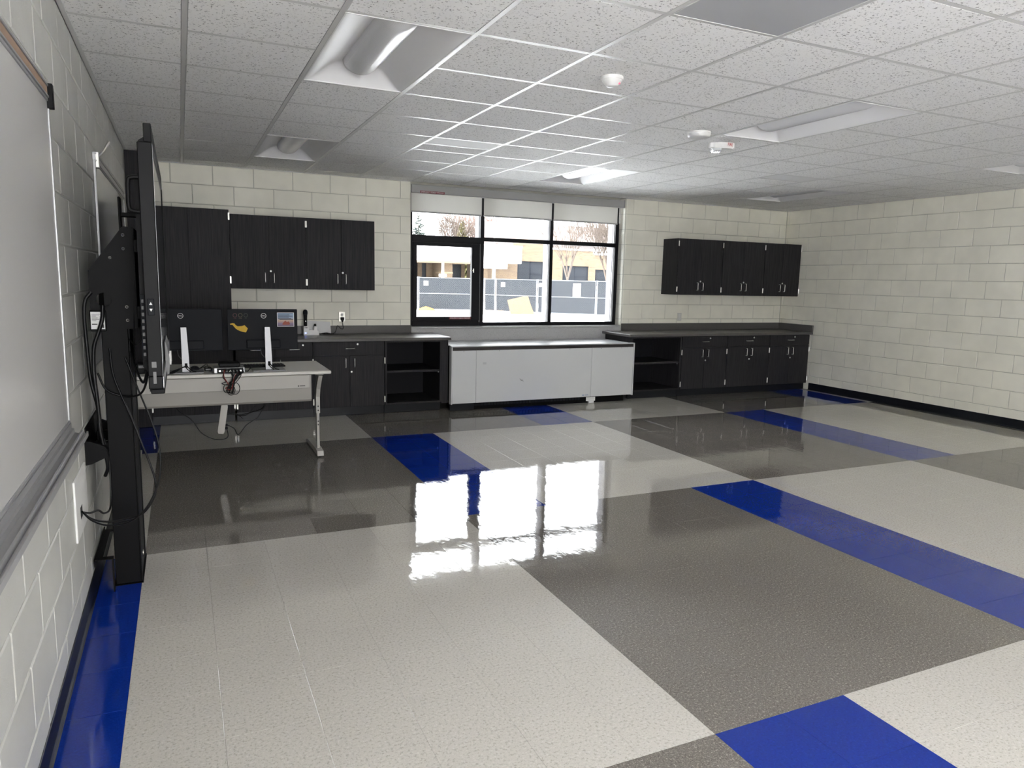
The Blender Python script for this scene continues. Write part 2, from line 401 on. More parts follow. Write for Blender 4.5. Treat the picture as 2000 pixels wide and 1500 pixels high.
for n, (s_, ix, iy, x0, x1, y0, y1, full) in enumerate(tiles):
    c = tile_col(ix, iy)
    if n < 300 and s_ > 0:
        if full: link('floor_tile', shared_tile[c], fl, (x0, y0, 0))
        else: part('floor_tile', tile_mb(x0, x1, y0, y1), M[TM[c]], fl)
    else: tile_mb(x0, x1, y0, y1, c, far)
part('distant_floor_tiles', far, [M[k] for k in TM], fl, kind='stuff')

# ------------------------------------------------------------------ concrete block walls
CH, BL = 0.20215, 0.4064
def block_mb(a0, a1, z0, z1, axis, face, sgn, mb=None, j=0.0032, d=0.007, c=0.0055):
    """block face lying in plane axis=face, looking along sgn; a0..a1 along the wall"""
    mb = mb or MB(); a0 += j; a1 -= j; z0 += j; z1 -= j
    o = lambda a, t, z: (a, face+sgn*t, z) if axis == 'y' else (face+sgn*t, a, z)
    v = [o(a0,-d,z0),o(a1,-d,z0),o(a1,-d,z1),o(a0,-d,z1),o(a0,-c*.6,z0),o(a1,-c*.6,z0),o(a1,-c*.6,z1),o(a0,-c*.6,z1),
         o(a0+c,0,z0+c),o(a1-c,0,z0+c),o(a1-c,0,z1-c),o(a0+c,0,z1-c)]
    f = [(0,1,5,4),(1,2,6,5),(2,3,7,6),(3,0,4,7),(4,5,9,8),(5,6,10,9),(6,7,11,10),(7,4,8,11),(8,9,10,11)]
    return mb.add(v, f)
def block_wall(parent, axis, face, sgn, u0, u1, phases, mat, near=-99, skip=None):
    shared = {}; rest = MB(); nrest = 0
    for k in range(13):
        z0, z1 = k*CH, min((k+1)*CH, H-0.0005)
        ph = phases[k % 2]; n0 = math.floor((u0-ph)/BL)
        spans = [(u0, u1)]
        if skip: spans = [(u0, skip[0]), (skip[1], u1)]
        for (s0, s1) in spans:
            a = ph + math.floor((s0-ph)/BL)*BL
            while a < s1-0.01:
                b0, b1 = max(a, s0), min(a+BL, s1); a += BL
                if b1-b0 < 0.015: continue
                if b1 < near: block_mb(b0, b1, z0, z1, axis, face, sgn, rest); nrest += 1; continue
                if abs((b1-b0)-BL) < 1e-6:
                    key = 'f' if k < 12 else 'g'
                    if key not in shared: shared[key] = block_mb(0, BL, 0, z1-z0, axis, 0, sgn).mesh('block', mat)
                    off = random.uniform(0, 0.0008)*sgn
                    link('block', shared[key], parent, (b0, face+off, z0) if axis == 'y' else (face+off, b0, z0))
                else:
                    part('block', block_mb(b0, b1, z0, z1, axis, face, sgn), mat, parent)
    if nrest: part('distant_blocks', rest, mat, parent, kind='stuff')
jb = 0.0052
wb = struct('wall_back', MB().box(XL-0.3, WX0-0.005, YB+jb, YB+0.40, -0.28, ROOF).box(WX1+0.005, XR+0.3, YB+jb, YB+0.40, -0.28, ROOF)
            .box(WX0-0.005, WX1+0.005, YB+0.012, YB+0.40, -0.28, WZ0-0.02).box(WX0-0.005, WX1+0.005, YB+0.14, YB+0.40, 2.62, ROOF), M['mortar'])
# bullnose corner blocks at the two sides of the window opening
def bullnose(x_open, dirx, xo):
    r = 0.026; pts = []
    for i in range(7):
        a = i/6*PI/2
        pts.append((x_open+dirx*(r-r*math.sin(a)), YB+r-r*math.cos(a)))     # from face (y=YB) round to the reveal
    pts = [(xo, YB)] + pts + [(x_open, FY+0.10), (xo, FY+0.10)]
    return pts
for side, (xo_, dirx) in enumerate(((WX0, -1), (WX1, 1))):
    for k in range(13):
        z0, z1 = k*CH, min((k+1)*CH, H-0.0005)
        ln = 0.10 if k % 2 else 0.302
        ph = (0.292, 0.089)[k % 2]
        nxt = ph + math.ceil((xo_+0.06-ph)/BL)*BL if dirx > 0 else ph + math.floor((xo_-0.06-ph)/BL)*BL
        p = bullnose(xo_, dirx, nxt-dirx*0.0024)
        part('corner_block', MB().prism(p, 'z', z0+0.0024, z1-0.0024), M['block'], wb)
block_wall_back_L = [(0.292, 0.089)]
for (a, b, side) in ((XL, WX0, 0), (WX1, XR, 1)):
    for k in range(13):
        ph = (0.292, 0.089)[k % 2]; z0, z1 = k*CH, min((k+1)*CH, H-0.0005)
        if side == 0: s0, s1 = a, ph + math.floor((WX0-0.06-ph)/BL)*BL
        else: s0, s1 = ph + math.ceil((WX1+0.06-ph)/BL)*BL, b
        x = ph + math.floor((s0-ph)/BL+1e-6)*BL
        while x < s1-0.01:
            b0, b1 = max(x, s0), min(x+BL, s1); x += BL
            if b1-b0 < 0.015: continue
            if abs(b1-b0-BL) < 1e-6:
                key = 'bb%d' % (k == 12)
                if key not in M: M[key] = block_mb(0, BL, 0, z1-z0, 'y', 0, -1).mesh('block', M['block'])
                link('block', M[key], wb, (b0, YB-random.uniform(0, 0.0008), z0))
            else: part('block', block_mb(b0, b1, z0, z1, 'y', YB, -1), M['block'], wb)
wl = struct('wall_left', MB().box(XL-0.3, XL-jb, LY1, YB+jb, -0.28, ROOF).box(XL-0.3, XL-jb, YR-0.3, LY0, -0.28, ROOF).box(XL-0.3, XL-jb, LY0, LY1, -0.28, 0.35).box(XL-0.3, XL-jb, LY0, LY1, 2.55, ROOF), M['mortar_grey'])
block_wall(wl, 'x', XL, 1, LY1, YB, (0.047, 0.25), M['block_grey'], near=-2.2)
wr = struct('wall_right', MB().box(XR+jb, XR+0.3, YR-0.3, YB+jb, -0.28, ROOF), M['mortar'])
block_wall(wr, 'x', XR, -1, YR, YB, (2.27, 2.468), M['block'], near=0.4)
# wall behind the camera with a framed opening added for fill light
wq = struct('wall_rear', MB().box(XL, RWX0, YR-0.3, YR, -0.28, ROOF).box(RWX1, XR, YR-0.3, YR, -0.28, ROOF)
            .box(RWX0, RWX1, YR-0.3, YR, -0.28, RWZ0).box(RWX0, RWX1, YR-0.3, YR, RWZ1, ROOF), M['block'])
w2 = struct('fill_opening_rear', None); mb = MB()
for x in (RWX0, (2*RWX0+RWX1)/3, (RWX0+2*RWX1)/3, RWX1-0.05): mb.box(x, x+0.05, YR-0.2, YR-0.1, RWZ0, RWZ1)
mb.box(RWX0, RWX1, YR-0.2, YR-0.1, RWZ0, RWZ0+0.05).box(RWX0, RWX1, YR-0.2, YR-0.1, RWZ1-0.05, RWZ1)
part('fill_opening_frame', mb, M['black_frame'], w2)
w3 = struct('fill_opening_side', None); mb = MB()  # frame of the unseen side opening, added to light the room
for y in (LY0, (LY0+LY1)/2-0.025, LY1-0.05): mb.box(XL-0.2, XL-0.1, y, y+0.05, 0.35, 2.55)
mb.box(XL-0.2, XL-0.1, LY0, LY1, 0.35, 0.40).box(XL-0.2, XL-0.1, LY0, LY1, 2.50, 2.55)
part('fill_opening_frame', mb, M['black_frame'], w3)
# baseboards
def baseboard(name, mb): struct(name, mb, M['rubber'])
bp_ = [(0, 0), (0.012, 0), (0.008, 0.006), (0.0045, 0.02), (0.004, 0.098), (0.002, 0.102), (0, 0.102)]
baseboard('baseboard_right', MB().prism([(XR-x, z) for x, z in bp_], 'y', YR, 4.49))
baseboard('baseboard_left', MB().prism([(XL+x, z) for x, z in bp_], 'y', YR, 4.49))

# ------------------------------------------------------------------ ceiling
ce = struct('ceiling', MB().box(XL-0.3, XR+0.3, YR-0.3, YB+0.40, H+0.14, ROOF), M['fascia'])
G = 0.6096
slots = set()
TROF = [(1, 0), (1, 5), (6, 0), (6, 5), (11, 0), (11, 5), (1, -5), (6, -5), (11, -5)]
for c, r in TROF: slots |= {(c, r), (c, r+1)}
slots |= {(3, -2)}
SLOT = [(3, 4), (9, 4)]
tile_share = {}
def cbox(x0, x1, y0, y1): return MB().box(x0, x1, y0, y1, H-0.0003, H+0.012, 0.0012)
ndist = MB(); nd = 0
for c in range(-1, 14):
    for r in range(-14, 9):
        if (c, r) in slots: continue
        x0, x1, y0, y1 = max(c*G, XL+0.004)+0.0138, min((c+1)*G, XR-0.004)-0.0138, max(r*G, YR+0.004)+0.0138, min((r+1)*G, YB-0.004)-0.0138
        if (c, r) in SLOT: y0 = r*G+0.33
        if y1-y0 < 0.03 or x1-x0 < 0.03: continue
        key = (round(x1-x0, 4), round(y1-y0, 4))
        if key not in tile_share: tile_share[key] = MB().box(0, x1-x0, 0, y1-y0, 0, 0.016, 0.0012).mesh('ceiling_tile', M['ctile'])
        if r < -6: ndist.box(x0, x1, y0, y1, H-0.0003, H+0.012, 0.0012); nd += 1
        else: link('ceiling_tile', tile_share[key], ce, (x0, y0, H-0.0003+random.uniform(0, 0.0008)))
part('distant_ceiling_tiles', ndist, M['ctile'], ce, kind='stuff')
def tbar(mb, a0, a1, fixed, along):
    h = 0.012
    if along == 'y': mb.box(fixed-h, fixed+h, a0, a1, H-0.0005, H+0.002).box(fixed-0.001, fixed+0.001, a0, a1, H, H+0.03)
    else: mb.box(a0, a1, fixed-h, fixed+h, H+0.0002, H+0.0022).box(a0, a1, fixed-0.001, fixed+0.001, H, H+0.03)
    return mb
for c in range(0, 14): part('main_runner', tbar(MB(), YR, YB, c*G, 'y'), M['gridbar'], ce)
csh = tbar(MB(), 0.0125, G-0.0125, 0, 'x').mesh('cross_tee', M['gridbar'])
n = 0; restbars = MB()
for r in range(-13, 9):
    for c in range(-1, 14):
        if (c, r) in slots and (c, r-1) in slots and (c, r) not in [(a, b) for a, b in TROF]: continue
        if c == -1: a0, a1 = XL+0.001, -0.0125
        elif c == 13: a0, a1 = 13*G+0.0125, XR-0.001
        else: a0, a1 = None, None
        if a0 is None:
            if r > -4: link('cross_tee', csh, ce, (c*G, r*G, 0))
            else: tbar(restbars, c*G+0.0125, (c+1)*G-0.0125, r*G, 'x')
        elif r > -4: part('cross_tee', tbar(MB(), a0, a1, r*G, 'x'), M['gridbar'], ce)
part('distant_cross_tees', restbars, M['gridbar'], ce, kind='stuff')
for (n_, a) in (('trim_1', MB().box(XL, XL+0.022, YR, YB, H-0.0035, H+0.0008).box(XL, XL+0.002, YR, YB, H-0.0035, H+0.02)),
                ('trim_2', MB().box(XR-0.022, XR, YR, YB, H-0.0035, H+0.0008)),
                ('trim_3', MB().box(XL+0.022, 2.40, YB-0.022, YB, H-0.0035, H+0.0008).box(5.46, XR-0.022, YB-0.022, YB, H-0.0035, H+0.0008))):
    struct(n_, a, M['gridbar'])

# recessed light fixtures
def troffer_parts():
    W, L_ = G-0.026, 2*G-0.026; D = 0.095
    def side(u):
        d = min(u, W-u)/0.185; return 0.5*D*(1-math.cos(PI*min(d, 1)))**0.9 if d < 1 else D
    def end(v): d = min(v, L_-v)/0.16; return D*math.sin(PI/2*min(d, 1))
    us = [0, .01, .03, .05, .07, .09, .11, .13, .15, .17, .185, .22, W/2]; us = us + [W-u for u in reversed(us[:-1])]
    vs = [0, .01, .025, .045, .065, .085, .105, .125, .145, .16]; vs = vs + [L_/2] + [L_-v for v in reversed(vs)]
    m1 = MB(); V = [(u, v, min(side(u), end(v))) for v in vs for u in us]; nu = len(us)
    m1.add(V, [(j*nu+i, j*nu+i+1, (j+1)*nu+i+1, (j+1)*nu+i) for j in range(len(vs)-1) for i in range(nu-1)], 0, True)
    m2 = MB(); hw = 0.098; y0, y1 = 0.10, L_-0.10
    def lf(u, v):
        a = PI*u; y = y0+(y1-y0)*v; e = min(y-y0, y1-y)/0.10; e = math.sqrt(max(0, 1-(1-min(e, 1))**2)) if e < 1 else 1
        return (W/2-hw*math.cos(a)*(0.55+0.45*e), y, D+0.002-(0.078*math.sin(a)*e)**1.0)
    vsl = [0, .004, .012, .025, .045, .07, .098, .3, .5, .7, .902, .93, .955, .975, .988, .996, 1]
    nu2 = 16; V = [lf(i/nu2, v) for v in vsl for i in range(nu2+1)]
    m2.add(V, [(j*(nu2+1)+i, j*(nu2+1)+i+1, (j+1)*(nu2+1)+i+1, (j+1)*(nu2+1)+i) for j in range(len(vsl)-1) for i in range(nu2)], 0, True)
    m3 = MB().box(-0.001, W+0.001, -0.001, L_+0.001, D+0.006, D+0.03); f = 0.006
    m3.box(-0.001, f, 0, L_, -0.002, 0.004).box(W-f, W+0.001, 0, L_, -0.002, 0.004).box(f, W-f, -0.001, f, -0.002, 0.004).box(f, W-f, L_-f, L_+0.001, -0.002, 0.004)
    return m1.mesh('reflector', M['reflector']), m2.mesh('lens', M['lens']), m3.mesh('housing', M['white_enamel'])
r_, l_, h_ = troffer_parts()
TL = {(1, 0): 'recessed ceiling light with curved white reflector, largest and nearest, upper left', (1, 5): 'recessed ceiling light above the tall dark cabinet and desk',
      (6, 0): 'recessed ceiling light right beside the two white ceiling devices', (6, 5): 'brightly lit recessed ceiling light just in front of the window',
      (11, 0): 'recessed ceiling light cut by the right edge of the picture', (11, 5): 'recessed ceiling light in the far right corner above the wall cabinets'}
REAR = {(1, -5): 'left', (6, -5): 'middle', (11, -5): 'right'}
for c, r in TROF:
    if r > -2: lab = TL[(c, r)]
    elif r > -7: lab = 'recessed ceiling light behind the viewer, %s one of the nearer row' % REAR[(c, r)]
    else: lab = 'recessed ceiling light by the rear wall, %s one of the back row' % REAR[(c, r+5)]
    t = thing('ceiling_light', lab, 'light', (c*G+0.013, r*G+0.013, H), group='recessed troffers')
    link('reflector', r_, t); link('lens', l_, t); link('housing', h_, t)
t = thing('ceiling_panel', 'plain flat grey metal ceiling panel at the top edge of the picture', 'panel', (3*G+0.0125, -2*G+0.0125, H))
part('face', MB().box(0.004, G-0.029, 0.004, G-0.029, -0.001, 0.004, 0.001), M['convector_top'], t)
part('rim', MB().box(0, 0.004, 0, G-0.025, -0.003, 0.01).box(G-0.029, G-0.025, 0, G-0.025, -0.003, 0.01).box(0.004, G-0.029, 0, 0.004, -0.003, 0.01).box(0.004, G-0.029, G-0.029, G-0.025, -0.003, 0.01), M['gridbar'], t)
for c, r in SLOT:
    t = thing('slot_diffuser', 'narrow flat white air diffuser in the ceiling, ' + ('left of the window, past the smoke detector' if c == 3 else 'over the right half of the room'), 'vent', (c*G+0.013, r*G+0.013, H), group='air slot diffusers')
    part('face_plate', MB().box(0, G-0.026, 0, 0.27, 0.0, 0.006, 0.001), M['white_enamel'], t)
    for k in range(3): part('slot_blade', MB().box(0, G-0.026, 0.277+k*0.014, 0.283+k*0.014, -0.001, 0.012), M['gridbar'], t)
    part('backing', MB().box(0, G-0.026, 0.27, 0.33, 0.013, 0.016), M['seam'], t)

# smoke detectors and strobe
def detector(x, y, label, r=0.062, led=True):
    t = thing('smoke_detector', label, 'smoke detector', (x, y, H-0.0012))
    part('base', MB().lathe((0, 0, 0), [(r*0.98, 0), (r, -0.004), (r, -0.014), (r*0.95, -0.018)], 32), M['white_plastic'], t)
    part('cover', MB().lathe((0, 0, 0), [(r*0.90, -0.017), (r*0.88, -0.024), (r*0.66, -0.036), (r*0.55, -0.047), (r*0.40, -0.053), (0.001, -0.054)], 32), M['white_plastic'], t)
    if led: part('indicator', MB().lathe((r*0.45, -r*0.48, -0.036), [(0.005, 0.003), (0.005, -0.003), (0.001, -0.004)], 10), M['red_led'], t, label='small red indicator')
    return t
detector(2.13, 0.29, 'round white smoke detector with a red light, alone on a ceiling tile')
t = thing('ceiling_sensor', 'flat round white sensor on the ceiling, beside the recessed light and above the fire strobe', 'sensor', (3.47, 1.21, H-0.0012))
part('base', MB().lathe((0, 0, 0), [(0.083, 0), (0.085, -0.005), (0.085, -0.012)], 36), M['white_plastic'], t)
part('cover', MB().lathe((0, 0, 0), [(0.084, -0.013), (0.082, -0.030), (0.070, -0.040), (0.001, -0.042)], 36), M['white_plastic'], t)
t = thing('fire_strobe', 'white oval fire alarm strobe with clear lens and red FIRE lettering on the ceiling', 'fire alarm', (3.90, 1.47, H-0.0012), rz=-0.42)
part('body', MB().prism([(0.105*math.cos(a)*1.0, 0.06*math.sin(a)) for a in [2*PI*i/32 for i in range(32)]], 'z', 0, -0.038), M['white_plastic'], t)
part('rim', MB().prism([(0.098*math.cos(a), 0.054*math.sin(a)) for a in [2*PI*i/32 for i in range(32)]], 'z', -0.038, -0.044), M['white_plastic'], t)
lb = part('lens_block', MB().box(-0.075, -0.005, -0.045, 0.03, -0.062, -0.038, 0.006), M['clear_lens'], t, label='clear faceted lens')
for i in range(4): part('facet', MB().box(-0.070+i*0.017, -0.058+i*0.017, -0.040, 0.025, -0.072, -0.060, 0.005), M['clear_lens'], lb)
lettering('FIRE', 0.034, M['red_ink'], t, (0.058, -0.0525, -0.018), (PI/2, 0, 0.45), sx=0.85)

# ------------------------------------------------------------------ window_1
w1 = struct('window_1', None)
FB = 'black_frame'
def fbar(name, x0, x1, z0, z1, y0=FY, y1=FY+0.055, m_=FB, c=0.003): return part(name, MB().box(x0, x1, y0, y1, z0, z1, c), M[m_], w1)
ZT = 2.56
fbar('frame_jamb', 2.458, 2.512, 0.922, ZT); fbar('frame_jamb', 5.395, 5.447, 0.922, ZT)
fbar('frame_sill', 3.392, 5.395, 0.922, 0.965); fbar('frame_sill', 2.512, 3.392, 0.922, 0.9845)
fbar('frame_head', 2.512, 5.395, ZT, 2.62)
fbar('mullion', 3.400, 3.450, 0.965, ZT); fbar('mullion', 4.385, 4.432, 0.965, ZT)
fbar('transom', 2.512, 3.400, 1.945, 2.028); fbar('transom', 3.450, 4.385, 1.985, 2.035); fbar('transom', 4.432, 5.395, 1.985, 2.038)
# outer grey frame seen through the glass
for x0, x1 in ((2.458, 2.512), (3.402, 3.448), (4.387, 4.430), (5.395, 5.447)): fbar('outer_mullion', x0, x1, 0.925, ZT, FY+0.07, FY+0.20, 'outer_frame')
for z0, z1 in ((0.925, 0.95), (1.995, 2.025)):
    for x0, x1 in ((2.512, 3.402), (3.448, 4.387), (4.430, 5.395)): fbar('outer_rail', x0, x1, z0, z1, FY+0.07, FY+0.12, 'outer_frame')
for x0, x1, z0, z1 in ((2.512, 3.40, 2.028, ZT), (3.45, 4.385, 0.965, 1.985), (3.45, 4.385, 2.035, ZT), (4.432, 5.395, 0.965, 1.985), (4.432, 5.395, 2.038, ZT)):
    part('pane', MB().box(x0-0.005, x1+0.005, FY+0.058, FY+0.064, z0-0.005, z1+0.005), M['glass'], w1)
sash = part('sash', MB().box(2.514, 2.566, FY-0.012, FY+0.05, 0.985, 1.943, 0.004).box(3.283, 3.392, FY-0.012, FY+0.05, 0.985, 1.943, 0.004)
            .box(2.566, 3.283, FY-0.012, FY+0.05, 0.985, 1.036, 0.004).box(2.566, 3.283, FY-0.012, FY+0.05, 1.900, 1.943, 0.004), M[FB], w1, label='black operable sash in the left bay')
part('pane', MB().box(2.56, 3.29, FY+0.02, FY+0.026, 1.03, 1.905), M['glass'], sash)
part('latch', MB().box(3.268, 3.29, FY-0.020, FY-0.012, 1.610, 1.622, 0.002).cyl((3.298, FY-0.035, 1.590), (3.298, FY-0.035, 1.640), 0.007).cyl((3.298, FY-0.035, 1.615), (3.298, FY-0.010, 1.615), 0.005), M['steel'], sash, label='small steel latch')
part('crank', MB().cyl((2.92, FY-0.02, 1.02), (2.92, FY-0.02, 1.075), 0.004), M['black_metal'], sash)
st = part('egress_sticker', MB().box(2.985, 3.275, FY-0.0135, FY-0.0122, 1.005, 1.030), M['red_sign'], sash, label='red strip with white lettering')
lettering('EMERGENCY EGRESS WINDOW', 0.0235, M['white_ink'], w1, (3.13, FY-0.0142, 1.0175), (PI/2, 0, 0), sx=0.80)
# sill and speckled apron
ws = part('window_sill', MB().box(WX0+0.002, WX1-0.002, YB-0.006, FY+0.05, 0.898, 0.9215, 0.005), M['sill'], w1)
part('sill_apron', MB().box(WX0+0.002, WX1-0.002, YB-0.004, YB+0.012, 0.40, 0.897, 0.002), M['sill'], w1, label='speckled grey panel below the sill')
# shades
t = thing('shade_cassette', 'long grey roller shade cassette along the top of the window', 'shade cassette', (0, 0, 0))
part('housing', MB().box(WX0+0.004, 5.425, YB-0.004, YB+0.10, 2.508, 2.602, 0.004), M['cassette'], t)
part('end_cap', MB().box(5.425, 5.432, YB-0.006, YB+0.102, 2.504, 2.606, 0.002), M['cassette'], t)
s1 = part('egress_sticker', MB().box(2.562, 2.866, YB-0.0055, YB-0.004, 2.506, 2.533), M['red_sign'], t, label='dark red strip with white lettering')
lettering('EMERGENCY EGRESS WINDOW', 0.0245, M['white_ink'], s1, (2.714, YB-0.0060, 2.519), (PI/2, 0, 0), sx=0.81)
SH = [(2.468, 3.372, 'left'), (3.402, 4.352, 'middle'), (4.382, 5.355, 'right')]
for x0, x1, w_ in SH:
    t = thing('roller_shade', 'pale translucent roller shade partly lowered over the %s bay of the window' % w_, 'roller shade', (0, 0, 0), group='window roller shades')
    part('fabric', MB().box(x0, x1, YB+0.05, YB+0.0508, 2.300, 2.515), M['shade'], t)
    part('hem_bar', MB().box(x0-0.002, x1+0.002, YB+0.044, YB+0.057, 2.283, 2.301, 0.003), M['cassette'], t)
t = thing('shade_chain', 'thin white pull chain at the right end of the shade cassette', 'chain', (0, 0, 0))
part('cord', MB().tube([(5.395, YB+0.035, 2.51), (5.396, YB+0.035, 2.40), (5.394, YB+0.04, 2.31), (5.388, YB+0.045, 2.30), (5.383, YB+0.05, 2.32), (5.383, YB+0.05, 2.51)], 0.0035, 6, 4), M['white_plastic'], t)

# ------------------------------------------------------------------ casework
def handle_mb(cx, cz, y, vert=True, ln=0.10):
    h = ln/2; d = 0.028
    pts = [(0, -h), (-d*0.8, -h), (-d, -h*0.86), (-d, 0), (-d, h*0.86), (-d*0.8, h), (0, h)]
    P = [(cx, y+a, cz+b) if vert else (cx+b, y+a, cz) for a, b in pts]
    return MB().tube(P, 0.0042, 8, 2)
def lock_mb(cx, cz, y): return MB().lathe((cx, y, cz), [(0.0115, 0), (0.0115, -0.003), (0.0095, -0.0045), (0.001, -0.0045)], 16, 'y')
def hinge_mb(x, z, y, h=0.07):
    mb = MB().box(x-0.007, x+0.007, y-0.004, y+0.001, z-h/2, z+h/2, 0.001)
    for k in range(5): mb.cyl((x, y-0.005, z-h/2+k*h/5+0.001), (x, y-0.005, z-h/2+(k+1)*h/5-0.001), 0.0045, n=8)
    return mb
def door(parent, x0, x1, z0, z1, hx=None, hz=None, lock=None, hinges=(), th=0.019):
    d = part('door', MB().box(x0+0.0015, x1-0.0015, -th, -0.001, z0+0.0015, z1-0.0015, 0.001), M['wood'], parent)
    if hx is not None: part('handle', handle_mb(hx, hz, -th), M['steel'], d)
    if lock: part('lock', lock_mb(lock[0], lock[1], -th), M['chrome'], d)
    for (x, z) in hinges: part('hinge', hinge_mb(x, z, -th), M['steel'], d)
    return d
def drawer(parent, x0, x1, z0, z1, hx, hz, lock=None, th=0.019):
    d = part('drawer', MB().box(x0+0.0015, x1-0.0015, -th, -0.001, z0+0.0015, z1-0.0015, 0.001), M['wood'], parent)
    part('handle', handle_mb(hx, hz, -th, False), M['steel'], d)
    if lock: part('lock', lock_mb(lock[0], lock[1], -th), M['chrome'], d)
    return d
YBK = YB-0.002
def wall_cabinet(x, w_, label, hl=False, hr=False, z0=1.36, z1=2.12, yf=4.829):
    t = thing('wall_cabinet', label, 'cabinet', (x, yf, z0), group='dark wall cabinets')
    h = z1-z0
    part('body', MB().box(0.001, w_-0.001, 0.0, YBK-yf, 0, h, 0.001), M['wood'], t)
    part('front_edge', MB().box(0.004, w_-0.004, -0.002, -0.0005, 0.003, h-0.003), M['seam'], t)
    m2 = w_/2; lz, hz = h*0.245, h*0.115+0.03
    hg = lambda x_: [(x_, h*0.91), (x_, h*0.10)]
    door(t, 0.007, m2, 0.0, h, m2-0.045, hz, hinges=hg(0.004) if hl else ())
    door(t, m2, w_-0.007, 0.0, h, m2+0.045, hz, lock=(m2+0.014, lz), hinges=hg(w_-0.002) if hr else ())
    return t
wall_cabinet(0.42, 0.762, 'dark wall cabinet next to the tall cabinet, left of the window', hr=True)
wall_cabinet(1.182, 0.750, 'dark wall cabinet nearest the window on its left side, above the counter outlet', hl=True)
wall_cabinet(6.094, 0.77, 'dark wall cabinet closest to the window on the right, its side panel showing', hl=True, hr=True)
wall_cabinet(6.864, 0.77, 'middle one of three dark wall cabinets right of the window', hr=True)
wall_cabinet(7.634, 0.70, 'dark wall cabinet in the far right room corner', hr=True)
# tall cabinet and filler panel
YF = 4.519
t = thing('tall_cabinet', 'tall dark two-door cabinet standing behind the desk, left of the wall cabinets', 'cabinet', (-0.36, YF, 0))
part('body', MB().box(0.001, 0.759, 0, YBK-YF, 0.10, 2.135, 0.001), M['wood'], t)
part('toe_kick', MB().box(0.0, 0.76, 0.06, 0.10, 0.003, 0.10), M['rubber'], t)
for x0, x1, s_ in ((0.006, 0.385, -1), (0.385, 0.755, 1)):
    door(t, x0, x1, 0.10, 2.135, 0.385+s_*0.04, 1.05, lock=(0.40, 0.95) if s_ > 0 else None, hinges=[(0.757 if s_ > 0 else 0.004, z) for z in (2.07, 1.45, 0.80, 0.18)])
solid('filler_panel', MB().box(XL+0.002, -0.362, YF-0.015, YBK, 0.003, H-0.006, 0.001), M['wood'], 'narrow dark full-height filler panel between the left wall and the tall cabinet', 'panel')
def base_cabinet(x, w_, label, drawers=1, hl=True, hr=True, doorlock=True, yf=YF, depth=None, grp='dark base cabinets'):
    depth = depth or YBK-yf
    t = thing('base_cabinet', label, 'cabinet', (x, yf, 0), group=grp)
    part('body', MB().box(0.001, w_-0.001, 0, depth, 0.10, 0.815, 0.001), M['wood'], t)
    part('toe_kick', MB().box(0, w_, 0.035, 0.075, 0.003, 0.10), M['rubber'], t)
    part('front_edge', MB().box(0.004, w_-0.004, -0.002, -0.0005, 0.103, 0.812), M['seam'], t)
    m2 = w_/2
    if drawers == 2:
        for k in (0, 1): drawer(t, 0.007+k*(m2-0.007), m2+k*(m2-0.007), 0.665, 0.812, m2/2+k*m2, 0.742, lock=(m2/2+k*m2+0.09, 0.785))
    else: drawer(t, 0.007, w_-0.007, 0.665, 0.812, m2, 0.742, lock=(m2+0.085, 0.785))
    door(t, 0.007, m2, 0.10, 0.662, m2-0.048, 0.585, hinges=[(0.002, z) for z in (0.60, 0.17)] if hl else ())
    door(t, m2, w_-0.007, 0.10, 0.662, m2+0.048, 0.585, lock=(m2+0.018, 0.485), hinges=[(w_-0.002, z) for z in (0.60, 0.17)] if hr else ())
    return t
def shelf_cabinet(x, w_, label, yf=YF):
    t = thing('open_shelf_cabinet', label, 'shelf cabinet', (x, yf-0.014, 0), group='open shelf cabinets')
    D = YBK-yf+0.014; p = 0.019
    part('side_panel', MB().box(0, p, 0, D, 0.10, 0.815, 0.001), M['wood'], t)
    part('side_panel', MB().box(w_-p, w_, 0, D, 0.10, 0.815, 0.001), M['wood'], t)
    part('back_panel', MB().box(p, w_-p, D-0.012, D, 0.10, 0.815), M['wood_in'], t)
    part('bottom_panel', MB().box(p, w_-p, 0, D-0.012, 0.10, 0.10+p, 0.001), M['wood'], t)
    part('top_rail', MB().box(p, w_-p, 0, D-0.012, 0.797, 0.815, 0.001), M['wood'], t)
    part('shelf', MB().box(p+0.002, w_-p-0.002, 0.02, D-0.014, 0.455, 0.48, 0.001), M['wood'], t)
    part('toe_kick', MB().box(0, w_, 0.05, 0.09, 0.003, 0.10), M['rubber'], t)
    for z in (0.44,):
        for xx in (p+0.004, w_-p-0.004): part('shelf_clip', MB().box(xx-0.004, xx+0.004, 0.04, 0.055, 0.440, 0.4545), M['chrome'], t)
base_cabinet(0.42, 0.766, 'dark base cabinet with two side-by-side drawers, behind the desk', drawers=2)
base_cabinet(1.188, 0.772, 'dark base cabinet with one wide drawer, right of the desk end', hl=False)
shelf_cabinet(1.965, 0.655, 'open dark shelf cabinet at the window end of the left counter')
solid('end_panel', MB().box(2.621, 2.700, YF-0.012, YBK, 0.085, 0.815, 0.001), M['wood'], 'dark vertical end panel between the left shelf cabinet and the white convector', 'panel')
shelf_cabinet(5.205, 0.79, 'open dark shelf cabinet right beside the white convector')
base_cabinet(6.0, 0.77, 'dark base cabinet next to the right open shelf', grp='right base cabinets')
base_cabinet(6.772, 0.77, 'middle dark base cabinet of the right counter', hl=False, grp='right base cabinets')
base_cabinet(7.544, 0.765, 'dark base cabinet in the far right corner beside the pale wall', hl=False, grp='right base cabinets')
